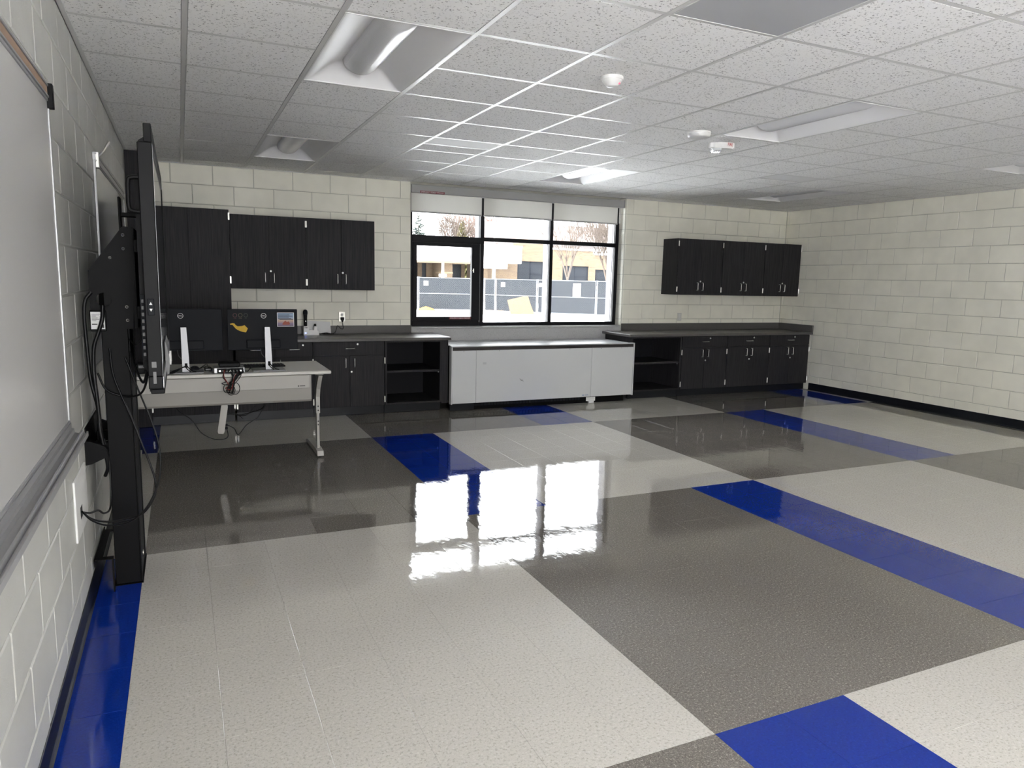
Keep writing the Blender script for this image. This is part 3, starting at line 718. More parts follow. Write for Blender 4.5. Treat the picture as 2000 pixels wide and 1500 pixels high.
# counters
t = thing('countertop', 'grey laminate countertop left of the window, carrying the microphone charger', 'countertop', (0, 0, 0))
part('top', MB().box(0.404, 2.725, 4.475, YBK, 0.8165, 0.850, 0.003), M['counter'], t)
part('backsplash', MB().box(0.404, 2.452, YBK-0.02, YBK, 0.8505, 0.943, 0.002), M['counter'], t)
t = thing('countertop', 'grey laminate countertop with raised edges under the three right wall cabinets', 'countertop', (0, 0, 0))
part('top', MB().box(5.150, XR-0.0075, 4.475, YBK, 0.8165, 0.850, 0.003), M['counter'], t)
part('backsplash', MB().box(5.452, XR-0.026, YBK-0.02, YBK, 0.8505, 0.950, 0.002), M['counter'], t)
part('side_splash', MB().box(XR-0.0275, XR-0.0075, 4.475, YBK, 0.8505, 0.950, 0.002), M['counter'], t)

# ------------------------------------------------------------------ convector
t = thing('convector', 'long low white unit ventilator under the window with a dark strip along its top', 'heater', (2.702, 4.40, 0))
CW = 2.475; CD = 0.755
part('front_panel', MB().box(0.014, 0.302, 0.0, 0.016, 0.088, 0.700, 0.003), M['convector'], t)
part('front_panel', MB().box(0.304, 1.846, 0.0, 0.016, 0.088, 0.700, 0.003), M['convector'], t)
part('front_panel', MB().box(1.848, CW-0.016, 0.0, 0.016, 0.088, 0.700, 0.003), M['convector'], t)
part('side_trim', MB().box(0, 0.0125, -0.004, 0.074, 0.080, 0.744, 0.002), M['convector'], t)
part('side_trim', MB().box(CW-0.0145, CW, -0.004, 0.45, 0.080, 0.744, 0.002).box(CW-0.002, CW-0.0005, -0.003, 0.074, 0.082, 0.742), M['convector'], t)
for a, b in ((0.014, 0.302), (0.304, 1.846), (1.848, CW-0.016)): part('dark_strip', MB().box(a, b, 0.004, 0.018, 0.702, 0.7385, 0.001), M['convector_strip'], t)
tp = part('top', MB().box(-0.0, CW, -0.006, 0.06, 0.7395, 0.752, 0.003).box(0.025, CW-0.04, 0.06, CD-0.008, 0.7395, 0.7505, 0.002), M['convector_top'], t)
part('cabinet_core', MB().box(0.028, CW-0.045, 0.08, CD-0.01, 0.10, 0.739), M['black_metal'], t)
for a, b in ((0.08, 1.15), (1.17, 2.35)):
    g = part('air_grille', MB().box(a, b, 0.30, 0.46, 0.7512, 0.7524), M['convector_top'], tp)
gr = part('bottom_grille', MB().box(0.03, CW-0.10, 0.06, 0.075, 0.003, 0.087), M['black_metal'], t)
mbv = MB()
for k in range(34):
    x_ = 0.30+k*0.042
    mbv.box(x_, x_+0.034, 0.048, 0.056, 0.045, 0.080, 0.002)
part('grille_fins', mbv, M['dark_plastic'], t)
part('corner_base', MB().box(0.0, 0.29, 0.03, 0.058, 0.003, 0.078, 0.002), M['rubber'], t)
for x_, z_ in ((0.15, 0.688), (0.594, 0.690), (1.53, 0.690), (1.98, 0.690), (2.28, 0.690)): part('screw', MB().lathe((x_, -0.0003, z_), [(0.004, 0), (0.003, -0.0015), (0.0005, -0.0015)], 8, 'y'), M['black_metal'], t)
part('scuff_mark', MB().tube([(0.862, -0.001, 0.352), (0.885, -0.001, 0.332), (0.915, -0.001, 0.318)], 0.002, 5, 3).tube([(0.875, -0.001, 0.330), (0.895, -0.001, 0.336), (0.905, -0.001, 0.333)], 0.0018, 5, 2), M['ink'], t)
vl = part('small_vent', MB().box(0.385, 0.430, -0.001, 0.0, 0.535, 0.560), M['convector_top'], t)
part('maker_plate', MB().box(1.733, 1.748, -0.0008, 0.0, 0.106, 0.117), M['blue_ink'], t)
lettering('DAIKIN', 0.017, M['blue_ink'], t, (1.787, -0.0009, 0.1115), (PI/2, 0, 0))
part('pipe_bracket', MB().box(1.80, 1.93, 0.020, 0.028, 0.030, 0.078, 0.001).box(1.84, 1.91, 0.015, 0.05, 0.004, 0.050, 0.002), M['white_plastic'], t, label='small white bracket at the foot')

# ------------------------------------------------------------------ outlets
def outlet(x, z, label, w_=0.074, h=0.115):
    t = thing('wall_outlet', label, 'outlet', (x, YB-0.0005, z), group='wall outlets')
    part('plate', MB().box(-w_/2, w_/2, -0.006, 0, -h/2, h/2, 0.003), M['steel'], t)
    for s_ in (-1, 1):
        sk = part('socket', MB().lathe((0, -0.006, s_*0.021), [(0.016, 0), (0.016, -0.002), (0.001, -0.0022)], 16, 'y'), M['white_plastic'], t)
        part('slot', MB().box(-0.007, -0.005, -0.0086, -0.0083, s_*0.021-0.003, s_*0.021+0.006).box(0.005, 0.007, -0.0086, -0.0083, s_*0.021-0.003, s_*0.021+0.005), M['ink'], sk)
    return t
outlet(1.626, 1.045, 'wall outlet with a black plug in it, above the left counter')
outlet(6.436, 1.038, 'empty wall outlet above the right counter, below the wall cabinets')

# ------------------------------------------------------------------ things on the left counter
t = thing('microphone_charger', 'white microphone charging dock with a small blue light on the left counter', 'charger', (1.165, 4.96, 0.851))
part('body', MB().prism([(0, 0), (0.168, 0), (0.160, 0.045), (0.145, 0.052), (0.145, 0.098), (0.115, 0.098), (0.110, 0.058), (0.058, 0.058), (0.052, 0.098), (0, 0.098)], 'y', 0, 0.085), M['white_plastic'], t)
part('indicator', MB().box(0.012, 0.026, -0.002, 0.0, 0.022, 0.028), M['blue_led'], t, label='blue light')
part('maker_mark', MB().box(0.010, 0.017, -0.0008, 0.0, 0.079, 0.088).box(0.020, 0.040, -0.0008, 0.0, 0.080, 0.087), M['ink'], t)
t = thing('handheld_microphone', 'black handheld microphone standing upright in the white dock', 'microphone', (1.190, 5.00, 0.9505))
part('handle', MB().lathe((0, 0, 0), [(0.016, 0), (0.018, 0.01), (0.0185, 0.08), (0.021, 0.125)], 20), M['black_plastic'], t)
part('grille', MB().lathe((0, 0, 0), [(0.0215, 0.126), (0.025, 0.135), (0.026, 0.155), (0.023, 0.170), (0.014, 0.181), (0.002, 0.184)], 20), M['dark_plastic'], t)
part('switch', MB().box(-0.003, 0.003, -0.0205, -0.018, 0.05, 0.062), M['steel'], t)
t = thing('small_transmitter', 'small black transmitter in the right slot of the white dock', 'transmitter', (1.295, 5.0, 0.9495))
part('body', MB().lathe((0, 0, 0), [(0.012, 0), (0.0125, 0.02), (0.008, 0.026), (0.001, 0.027)], 14), M['black_plastic'], t)
t = thing('paper_sheet', 'white printed sheet leaning on the backsplash behind the dock', 'paper', (1.21, 5.075, 0.852), rz=0.0)
part('sheet', MB().grid(8, 4, lambda u, v: (u*0.275+v*0.0, 0.0+v*0.045+0.008*math.sin(u*3), 0.0+v*0.155+(-u*0.02 if v > 0 else 0))), M['paper'], t)
mbx = MB()
for k in range(6): mbx.box(0.03, 0.16-0.015*(k % 3), 0.026, 0.0262, 0.06+k*0.012, 0.0625+k*0.012)
t = thing('power_plug', 'black plug with its cord, running from the outlet down to the microphone dock', 'power cord', (0, 0, 0))
part('plug', MB().box(1.606, 1.646, YB-0.040, YB-0.0095, 1.008, 1.040, 0.005).prism([(1.612, 1.008), (1.640, 1.008), (1.632, 0.985), (1.620, 0.985)], 'y', YB-0.035, YB-0.018), M['black_plastic'], t)
part('cord', MB().tube([(1.626, YB-0.027, 0.986), (1.628, YB-0.035, 0.955), (1.632, YB-0.05, 0.925), (1.620, YB-0.06, 0.905), (1.598, YB-0.06, 0.915), (1.575, YB-0.06, 0.94), (1.560, YB-0.06, 0.945), (1.550, YB-0.07, 0.91), (1.53, YB-0.08, 0.870), (1.49, YB-0.09, 0.856), (1.44, YB-0.11, 0.856), (1.39, YB-0.10, 0.857), (1.345, YB-0.13, 0.862)], 0.0035), M['cable'], t)
t = thing('cable_bundle', 'loose black cable bundle lying on the counter right of the dock', 'cables', (0, 0, 0))
for k in range(3): part('cable', MB().tube([(1.32+0.01*k, 4.985+0.02*k, 0.856), (1.36, 5.0+0.015*k, 0.862), (1.40+0.01*k, 5.01, 0.857+0.008*k), (1.45, 5.02-0.01*k, 0.866), (1.47+0.02*k, 5.035, 0.857), (1.42, 5.045, 0.86)], 0.0035), M['cable'], t)

# ------------------------------------------------------------------ desk
DX0, DX1, DY0, DY1 = -0.470, 1.04, 2.70, 3.43
t = thing('desk', 'long pale grey desk with angled metal legs and a modesty panel', 'desk', (DX0, DY0, 0))
W_, D_ = DX1-DX0, DY1-DY0
part('tabletop', MB().box(0, W_, 0, D_, 0.714, 0.742, 0.006), M['desk'], t)
part('modesty_panel', MB().box(0.02, W_-0.17, 0.045, 0.06, 0.600, 0.7065, 0.002), M['desk_metal'], t)
part('cable_tray', MB().prism([(0.0605, 0.600), (0.0605, 0.7065), (0.078, 0.7065), (0.09, 0.62), (0.085, 0.505), (0.22, 0.49), (0.22, 0.484), (0.072, 0.484), (0.0605, 0.50)], 'x', 0.01, W_-0.152), M['desk_metal2'], t)
for s_, x_ in ((0, 0.01), (1, W_-0.11)):
    lg = part('leg', MB().prism([(0.02, 0.700), (0.09, 0.700), (0.195, 0.56), (0.225, 0.50), (0.225, 0.36), (0.165, 0.36), (0.165, 0.50), (0.135, 0.57)], 'x', x_-0.02+0.03, x_+0.012+0.03).box(x_+0.015, x_+0.037, 0.172, 0.217, 0.055, 0.362, 0.003)
              .box(x_-0.01, x_+0.06, 0.07, 0.60, 0.700, 0.7135, 0.003), M['desk_metal'], t)
    part('foot', MB().prism([(0.07, 0.012), (0.085, 0.050), (0.19, 0.060), (0.60, 0.050), (0.68, 0.030), (0.68, 0.012)], 'x', x_+0.0, x_+0.052), M['desk_metal'], t)
    for z_ in (0.385, 0.42, 0.26, 0.29): part('bolt_hole', MB().cyl((x_+0.027, 0.1705 if z_ < 0.37 else 0.1635, z_), (x_+0.027, 0.18, z_), 0.006, n=10), M['ink'], t)
    part('glide', MB().cyl((x_+0.026, 0.10, 0.001), (x_+0.026, 0.10, 0.013), 0.016, n=14).cyl((x_+0.026, 0.64, 0.001), (x_+0.026, 0.64, 0.013), 0.016, n=14), M['rubber'], t)
part('maker_mark', MB().box(W_-0.262, W_-0.253, 0.0435, 0.0448, 0.613, 0.622).box(W_-0.248, W_-0.205, 0.0435, 0.0448, 0.615, 0.620), M['ink'], t)

def monitor(x0, x1, sx, by0, label):
    zc = 1.07; t = thing('monitor', label, 'monitor', ((x0+x1)/2, 2.92, 0.742))
    cx = (x0+x1)/2; a, b = x0-cx, x1-cx; s0 = sx-cx
    part('back_shell', MB().box(a, b, -0.0, 0.018, 0.160, 0.492, 0.004).box(a+0.14, b-0.14, -0.022, -0.0, 0.175, 0.245, 0.006), M['dark_plastic'], t)
    part('screen', MB().box(a+0.008, b-0.008, 0.0185, 0.0195, 0.170, 0.484), M['screen'], t)
    part('stand', MB().prism([(s0-0.022, 0.008), (s0+0.028, 0.008), (s0+0.028, 0.12), (s0+0.018, 0.352), (s0-0.022, 0.352)], 'y', -0.085, -0.050), M['alu_light'], t, label='silver upright stand')
    part('stand_arm', MB().box(s0-0.022, s0+0.018, -0.050, -0.001, 0.25, 0.32, 0.004), M['alu_light'], t)
    part('cable_slot', MB().box(s0-0.004, s0+0.016, -0.0865, -0.0845, 0.04, 0.075, 0.001), M['black_plastic'], t)
    part('stand_base', MB().box(s0-0.125, s0+0.13, -0.15, 0.05, 0.001, 0.009, 0.003), M['alu_light'], t)
    lg = part('logo', MB().add([(s0-0.02+0.021*f*math.cos(2*PI*i/40), -0.0012, 0.438+0.021*f*math.sin(2*PI*i/40)) for i in range(40) for f in (1, 0.86)], [(2*i, 2*((i+1) % 40), 2*((i+1) % 40)+1, 2*i+1) for i in range(40)]), M['white_ink'], t)
    lettering('DELL', 0.0155, M['white_ink'], lg, (s0-0.02, -0.0012, 0.438), (PI/2, 0, 0))
    part('cable', MB().tube([(s0-0.05, -0.005, 0.17), (s0-0.045, -0.03, 0.13), (s0-0.02, -0.04, 0.10), (s0-0.01, -0.045, 0.09)], 0.003), M['cable_grey'], t)
    part('cable', MB().tube([(s0+0.006, -0.088, 0.07), (s0+0.02, -0.10, 0.045), (s0+0.05, -0.13, 0.018), (s0+0.075, -0.145, 0.013)], 0.0035).tube([(s0+0.002, -0.088, 0.06), (s0+0.01, -0.105, 0.035), (s0+0.035, -0.14, 0.014)], 0.0035), M['cable'], t)
    return t, cx
m1, c1 = monitor(-0.312, 0.230, -0.052, 0, 'dark monitor seen from behind, the plain one half hidden by the big display')
m2, c2 = monitor(0.266, 0.808, 0.563, 0, 'dark monitor seen from behind with a yellow paper bird and cards on its back')
def M2(x, z): return (x-c2, z-0.742)
yy = -0.0016
cl = part('circle_card', MB().box(0.276-c2, 0.432-c2, -0.0010, -0.0002, 1.120-0.742, 1.222-0.742), M['dark_plastic'], m2, label='dark card with three coloured rings')
for x_, mm, tx in ((0.325, 'ring_red', 'STOP'), (0.366, 'amber_ink', 'THINK'), (0.407, 'green_ink', 'GO')):
    part('ring', MB().add([(x_-c2+0.0155*f*math.cos(2*PI*i/32), yy, 1.184-0.742+0.0155*f*math.sin(2*PI*i/32)) for i in range(32) for f in (1, 0.84)], [(2*i, 2*((i+1) % 32), 2*((i+1) % 32)+1, 2*i+1) for i in range(32)]), M[mm], cl)
    lettering(tx, 0.0085, M[mm], cl, (x_-c2, yy, 1.160-0.742), (PI/2, 0, 0))
bird = [(0.287, 1.116), (0.306, 1.121), (0.320, 1.118), (0.330, 1.104), (0.343, 1.096), (0.376, 1.098), (0.396, 1.104), (0.420, 1.078), (0.405, 1.046), (0.362, 1.056), (0.331, 1.074), (0.313, 1.097), (0.306, 1.107), (0.287, 1.110)]
part('paper_bird', MB().prism([M2(*p) for p in bird], 'y', -0.0014, -0.0004), M['yellow_paper'], m2, label='yellow cut-out paper bird')
card = part('picture_card', MB().box(0.648-c2, 0.782-c2, -0.0012, -0.0004, 1.090-0.742, 1.206-0.742), M['paper'], m2, label='card with lines of text over a sunset picture')
def sunset():
    m_ = material('sunset_print', (0.3, 0.3, 0.4), 0.6); N, L, b = nodes(m_)
    g = N.new('ShaderNodeNewGeometry'); sp = N.new('ShaderNodeSeparateXYZ'); L.new(g.outputs['Position'], sp.inputs[0])
    mr = N.new('ShaderNodeMapRange'); mr.inputs[1].default_value = 1.09; mr.inputs[2].default_value = 1.206; L.new(sp.outputs[2], mr.inputs[0])
    base(m_, ramp(m_, mr.outputs[0], [(0.0, (0.16, 0.12, 0.15)), (0.22, (0.22, 0.17, 0.28)), (0.42, (0.50, 0.34, 0.24)), (0.62, (0.28, 0.36, 0.50)), (1, (0.30, 0.45, 0.62))])); return m_
part('print', MB().box(0.652-c2, 0.778-c2, -0.0016, -0.0013, 1.094-0.742, 1.202-0.742), sunset(), card)
mbx = MB()
for k, (a, b) in enumerate(((0, .118), (0, .09), (0, .115), (0, .085), (0, .105), (0.01, .118))): mbx.box(0.656-c2+a, 0.656-c2+b, -0.0019, -0.0017, 1.194-k*0.0095-0.742, 1.1985-k*0.0095-0.742)
part('text_lines', mbx, M['ink'], card)
part('boulder_shape', MB().prism([M2(*p) for p in [(0.690, 1.106), (0.745, 1.106), (0.750, 1.118), (0.738, 1.134), (0.724, 1.128), (0.714, 1.140), (0.700, 1.130), (0.690, 1.116)]], 'y', -0.0019, -0.0017), material('rust_print', (0.30, 0.08, 0.05), 0.7), card)

# devices on the desk
ZD = 0.7435
t = thing('av_receiver', 'silver box with ports on the desk between the monitors, trailing cables', 'device', (0.148, 2.715, ZD))
part('case', MB().box(0, 0.225, 0.002, 0.17, 0.003, 0.044, 0.003), M['alu'], t)
part('port_panel', MB().box(0.022, 0.215, -0.0005, 0.002, 0.005, 0.040), M['black_plastic'], t)
for k in range(7): part('port', MB().box(0.035+k*0.025, 0.050+k*0.025, -0.003, -0.0005, 0.012, 0.026, 0.001), M['steel'] if k % 3 == 0 else M['cable_grey'], t)
for x_ in (0.02, 0.205): part('foot', MB().box(x_-0.01, x_+0.01, 0.02, 0.15, 0.0, 0.003), M['rubber'], t)
t = thing('small_computer', 'small flat black computer stacked on top of the silver box', 'computer', (0.185, 2.73, ZD+0.0445))
part('case', MB().box(0, 0.155, 0, 0.145, 0.003, 0.036, 0.006), M['black_plastic'], t)
part('foot', MB().box(0.02, 0.135, 0.02, 0.12, 0.0, 0.003), M['rubber'], t)
t = thing('computer_mouse', 'dark computer mouse on the desk beside the left monitor stand', 'mouse', (0.015, 2.97, ZD))
part('shell', MB().lathe((0, 0, 0), [(0.033, 0), (0.036, 0.008), (0.034, 0.018), (0.026, 0.028), (0.013, 0.034), (0.001, 0.035)], 20), M['dark_plastic'], t)
part('wheel', MB().cyl((-0.004, -0.028, 0.026), (0.004, -0.028, 0.026), 0.006, n=10), M['rubber'], t)
t = thing('keyboard', 'black keyboard lying on the desk behind the right monitor stand', 'keyboard', (0.36, 3.03, ZD))
part('case', MB().box(0, 0.36, 0, 0.13, 0.0, 0.014, 0.004), M['black_plastic'], t)
for r in range(4):
    mbk = MB()
    for k in range(14): mbk.box(0.012+k*0.024, 0.032+k*0.024, 0.012+r*0.027, 0.034+r*0.027, 0.0142, 0.019, 0.001)
    part('key_row', mbk, M['dark_plastic'], t)
t = thing('power_adapter', 'small black box adapter on the desk left of the silver box', 'adapter', (0.085, 2.90, ZD))
part('case', MB().box(0, 0.055, 0, 0.05, 0, 0.024, 0.004), M['black_plastic'], t)
part('label_plate', MB().box(0.01, 0.045, -0.001, 0.0, 0.006, 0.018), M['cable_grey'], t)
t = thing('cable_tangle', 'tangle of black cables hanging over the front desk edge below the silver box', 'cables', (0, 0, 0))
random.seed(3)
for k in range(9):
    x_ = 0.235+0.016*k*(0.6+0.4*random.random())-0.01; d = random.uniform(0.07, 0.15)
    r0 = random.uniform(-0.03, 0.03)
    m_ = M['red_cable'] if k == 0 else M['cable']
    part('cable', MB().tube([(x_, 2.712, ZD+0.022), (x_+r0*0.4, 2.685, ZD+0.028), (x_+r0, 2.676, ZD-0.02), (0.255+r0*0.8, 2.685, ZD-d*0.8), (0.235+r0*1.2, 2.688, ZD-d), (0.27+r0*0.6, 2.680, ZD-d-0.012*random.random()), (0.285+r0*0.3, 2.676, ZD-d*0.55), (0.30+r0*0.6, 2.67, ZD-0.02), (0.335+r0, 2.70, ZD+0.012)], 0.0032), m_, t)
for k in range(3):
    cx_, cz_, r_c = 0.235+0.03*k, ZD-0.115-0.012*(k % 2), 0.030+0.006*k
    part('cable', MB().tube([(cx_+r_c*math.cos(a)*0.8, 2.682-0.004*k, cz_+r_c*math.sin(a)*1.1) for a in [2*PI*i/10 for i in range(11)]], 0.0028, 6, 3), M['cable'], t)
part('cable', MB().tube([(0.335, 2.74, ZD+0.03), (0.39, 2.73, ZD+0.012), (0.41, 2.77, ZD+0.02), (0.43, 2.80, ZD+0.038)], 0.004), M['cable'], t)
t = thing('desk_cables', 'black cords curled on the desk around the left monitor foot', 'cables', (0, 0, 0))
for k in range(5):
    o_ = 0.012*k
    part('cable', MB().tube([(-0.055+o_*0.3, 2.832, ZD+0.05), (-0.08-o_, 2.80, ZD+0.04-o_*0.3), (-0.12-o_, 2.78-o_, ZD+0.014), (-0.15-o_*1.5, 2.765-o_*0.6, ZD+0.004), (-0.19-o_, 2.79, ZD+0.004)], 0.003), M['cable'], t)
for k in range(3): part('cable', MB().tube([(0.05, 2.97+0.01*k, ZD+0.012), (0.085+0.01*k, 3.0, ZD+0.018+0.012*k), (0.12, 2.98-0.01*k, ZD+0.03-0.008*k), (0.14+0.01*k, 2.93, ZD+0.010)], 0.0024), M['cable'], t)
# power strip hanging under the desk and its cords
t = thing('power_strip', 'pale power strip hanging on its cord below the desk', 'power strip', (0.222, 2.80, 0.50))
cs, sn = math.cos(0.155), math.sin(0.155)
def RS(x, z): return (x*cs+z*sn, -x*sn+z*cs)   # slanted
pts = [RS(*p) for p in [(-0.020, -0.012), (0.020, -0.012), (0.025, -0.03), (0.025, -0.235), (0.018, -0.25), (-0.018, -0.25), (-0.025, -0.235), (-0.025, -0.03)]]
part('body', MB().prism([(-p[0], p[1]) if False else p for p in pts], 'y', -0.018, 0.018), M['desk_metal'], t)
for k in range(5):
    a_ = RS(0.0, -0.06-k*0.036); part('socket', MB().box(a_[0]-0.012, a_[0]+0.012, 0.018, 0.020, a_[1]-0.012, a_[1]+0.012, 0.001), M['desk_metal2'], t)
part('cord', MB().tube([(-0.002, 0, -0.013), (0.004, 0.0, 0.005), (0.010, 0.0, 0.03)], 0.005), M['desk'], t)
pz = RS(0.0, -0.24)
t = thing('hanging_cords', 'black power cords looping under the desk from the power strip', 'cables', (0, 0, 0))
sx_, sz_ = 0.222+pz[0], 0.50+pz[1]
for P in ([(-0.13, 2.78, 0.483), (-0.10, 2.79, 0.44), (-0.02, 2.80, 0.37), (0.04, 2.80, 0.27), (0.12, 2.80, 0.215), (0.19, 2.79, 0.205), (0.235, 2.79, 0.225), (sx_+0.045, 2.80, sz_+0.03)],
          [(sx_+0.05, 2.80, sz_+0.055), (sx_+0.10, 2.80, 0.285), (0.315, 2.80, 0.235), (0.38, 2.80, 0.31), (0.46, 2.81, 0.36), (0.51, 2.82, 0.43), (0.545, 2.83, 0.483)],
          [(sx_+0.045, 2.86, 0.40), (0.30, 2.86, 0.385), (0.38, 2.87, 0.375), (0.44, 2.87, 0.43), (0.49, 2.87, 0.484)],
          [(0.235, 2.88, 0.385), (0.30, 2.88, 0.395), (0.36, 2.88, 0.345)],
          [(0.215, 2.90, 0.37), (0.24, 2.90, 0.39), (0.33, 2.90, 0.375), (0.44, 2.88, 0.40), (0.51, 2.86, 0.43), (0.53, 2.85, 0.484)]):
    part('cord', MB().tube(P, 0.0035), M['cable'], t)
for dz in (0.03, 0.055): part('plug', MB().box(sx_+0.022, sx_+0.052, 2.788, 2.812, sz_+dz-0.009, sz_+dz+0.009, 0.003), M['black_plastic'], t)

# ------------------------------------------------------------------ big display on its column
t = thing('large_display', 'very large black flat display seen edge-on, facing the room beside the left wall', 'display', (-0.147, 0.14, 1.0))
TWy = 1.91; TH = 1.115
part('bezel', MB().box(-0.030, 0.0, 0, TWy, 1.115-0.075, 1.115, 0.003).box(-0.055, 0.0, 0, TWy, 0.02, 0.075, 0.003).box(-0.055, 0.0, 0, 0.045, 0.075, 1.04, 0.003).box(-0.055, 0.0, TWy-0.045, TWy, 0.075, 1.04, 0.003), M['black_plastic'], t)
part('lower_lip', MB().box(-0.048, 0.006, 0, TWy, 0.0, 0.02, 0.003), M['black_plastic'], t)
part('reflection_strip', MB().box(0.0005, 0.003, 0.03, TWy-0.03, 0.021, 0.070), M['alu'], t, label='grey strip along the lower edge, coloured as a reflection')  # light grey stands in for the reflection on the bezel front
part('screen', MB().box(-0.02, -0.004, 0.045, TWy-0.045, 0.075, 1.04), M['screen'], t)
part('screen_edge', MB().box(-0.004, 0.0008, 0.043, 0.0465, 0.073, 1.04).box(-0.004, 0.0008, 0.043, TWy-0.043, 1.038, 1.0415), M['alu'], t)
part('back_cover', MB().prism([(-0.028, 1.06), (-0.05, 1.045), (-0.052, 0.01), (-0.02, 0.01), (-0.02, 1.06)], 'y', 0.004, TWy-0.004).prism([(-0.05, 0.96), (-0.078, 0.90), (-0.080, 0.10), (-0.052, 0.06)], 'y', 0.16, TWy-0.16), M['black_plastic'], t)
for y_ in (0.015, TWy-0.115): part('carry_handle', MB().tube([(-0.05, y_, 0.90), (-0.082, y_, 0.897), (-0.094, y_, 0.885), (-0.096, y_, 0.83), (-0.096, y_, 0.785), (-0.088, y_, 0.765), (-0.05, y_, 0.760)], 0.009, 8, 4), M['black_plastic'], t)
ctl = part('button_pod', MB().box(-0.045, -0.018, -0.006, 0.0, 0.335, 0.405, 0.006), M['dark_plastic'], t)
for z_, s_ in ((0.385, 1), (0.357, -1)): part('button', MB().prism([(-0.038, z_-0.006*s_), (-0.026, z_-0.006*s_), (-0.032, z_+0.006*s_)], 'y', -0.0068, -0.006), M['white_ink'], ctl)
part('port_strip', MB().box(-0.079, -0.056, 0.13, 0.155, 0.13, 0.42, 0.002), M['dark_plastic'], t)
for k in range(9): part('port', MB().box(-0.074, -0.064, 0.127, 0.13, 0.15+k*0.029, 0.166+k*0.029, 0.001), M['cable_grey'], t)
part('rating_label', MB().box(-0.040, -0.022, -0.001, -0.0001, 0.113, 0.138), M['cable_grey'], t)
part('serial_label', MB().box(-0.036, -0.024, -0.001, -0.0001, 0.044, 0.095), M['cable_grey'], t)
pt = part('pen_tray', MB().prism([(0.001, 0.0), (0.016, 0.008), (0.020, 0.05), (0.012, 0.14), (0.004, 0.17), (0.001, 0.17)], 'y', 0.60, 1.0), M['cable_grey'], t, label='grey pen holder on the lower front')
for k in range(3): part('stylus', MB().cyl((0.022, 0.64+k*0.08, 0.050), (0.022, 0.64+k*0.08, 0.105), 0.0055, n=10), M['white_plastic'], pt)

t = thing('display_stand', 'black steel column and chamfered bracket carrying the big display, clamped to the left wall', 'stand', (-0.349, 0.56, 0))
part('column', MB().box(-0.055, 0.055, 0.0, 0.37, 0.003, 1.30, 0.003), M['black_metal'], t)
part('inner_column', MB().box(-0.040, 0.048, 0.01, 0.36, 1.30, 1.55, 0.003), M['black_metal'], t)
part('edge_flange', MB().box(0.0555, 0.0600, 0.004, 0.020, 0.003, 1.25).box(0.0555, 0.0600, 0.34, 0.368, 0.003, 1.25), M['black_metal'], t)
part('foot_plate', MB().box(-0.064, 0.064, -0.012, 0.39, 0.001, 0.0035), M['black_metal'], t)
hole = 0.032
def ring_plate():
    out = [(0.100, 1.716), (0.055, 1.720), (-0.092, 1.515), (-0.092, 1.245), (0.079, 1.250), (0.088, 1.40)]
    mb = MB(); cx_, cz_ = -0.035, 1.385
    import math as m
    N_ = 40; ring = []
    for i in range(N_):
        a = 2*PI*i/N_; d = Vector((m.cos(a), m.sin(a))); best = 9
        for j in range(len(out)):
            p = Vector(out[j])-Vector((cx_, cz_)); q = Vector(out[(j+1) % len(out)])-Vector((cx_, cz_)); e = q-p
            den = d.x*e.y-d.y*e.x
            if abs(den) < 1e-9: continue
            tt = (p.x*e.y-p.y*e.x)/den; uu = (p.x*d.y-p.y*d.x)/den
            if tt > 0 and -1e-6 <= uu <= 1+1e-6: best = min(best, tt)
        ring.append((best, a))
    # add corners exactly
    for c_ in out:
        v_ = Vector(c_)-Vector((cx_, cz_)); ring.append((v_.length, m.atan2(v_.y, v_.x) % (2*PI)))
    ring.sort(key=lambda r: r[1]); n_ = len(ring); V = []
    for y in (-0.016, -0.012):
        for (r, a) in ring: V.append((cx_+r*m.cos(a), y, cz_+r*m.sin(a)))
        for (r, a) in ring: V.append((cx_+hole*m.cos(a), y, cz_+hole*m.sin(a)))
    F = []
    for i in range(n_):
        j = (i+1) % n_
        F += [(i, j, n_+j, n_+i), (2*n_+i, 3*n_+i, 3*n_+j, 2*n_+j), (i, 2*n_+i, 2*n_+j, j), (n_+i, n_+j, 3*n_+j, 3*n_+i)]
    return mb.add(V, F)
part('bracket_plate', ring_plate(), M['black_metal'], t)
part('bracket_plate', MB().prism([(0.100, 1.716), (0.055, 1.720), (-0.092, 1.515), (-0.092, 1.245), (0.079, 1.250)], 'y', 0.388, 0.392), M['black_metal'], t)
part('bracket_back', MB().box(0.082, 0.100, -0.012, 0.388, 1.25, 1.716, 0.002), M['black_metal'], t)
part('mount_rail', MB().box(0.100, 0.116, -0.10, 0.60, 1.30, 1.36, 0.003).box(0.100, 0.116, -0.10, 0.60, 1.60, 1.66, 0.003).box(0.112, 0.120, 0.0, 0.04, 1.20, 1.84, 0.002).box(0.112, 0.120, 0.42, 0.46, 1.20, 1.84, 0.002), M['black_metal'], t)
part('top_arm', MB().box(0.04, 0.112, 0.10, 0.16, 1.77, 1.79, 0.003).box(0.035, 0.045, 0.08, 0.18, 1.60, 1.86, 0.003), M['black_metal'], t)
for x_, z_ in ((0.055, 1.680), (0.054, 1.618), (-0.002, 1.576), (0.056, 1.352), (0.057, 1.290)): part('bolt', MB().lathe((x_, -0.016, z_), [(0.0072, 0), (0.0072, -0.003), (0.0048, -0.0035)], 14, 'y').lathe((x_, -0.0197, z_), [(0.0048, 0), (0.0048, -0.0002)], 14, 'y', 1), [M['steel'], M['ink']], t)
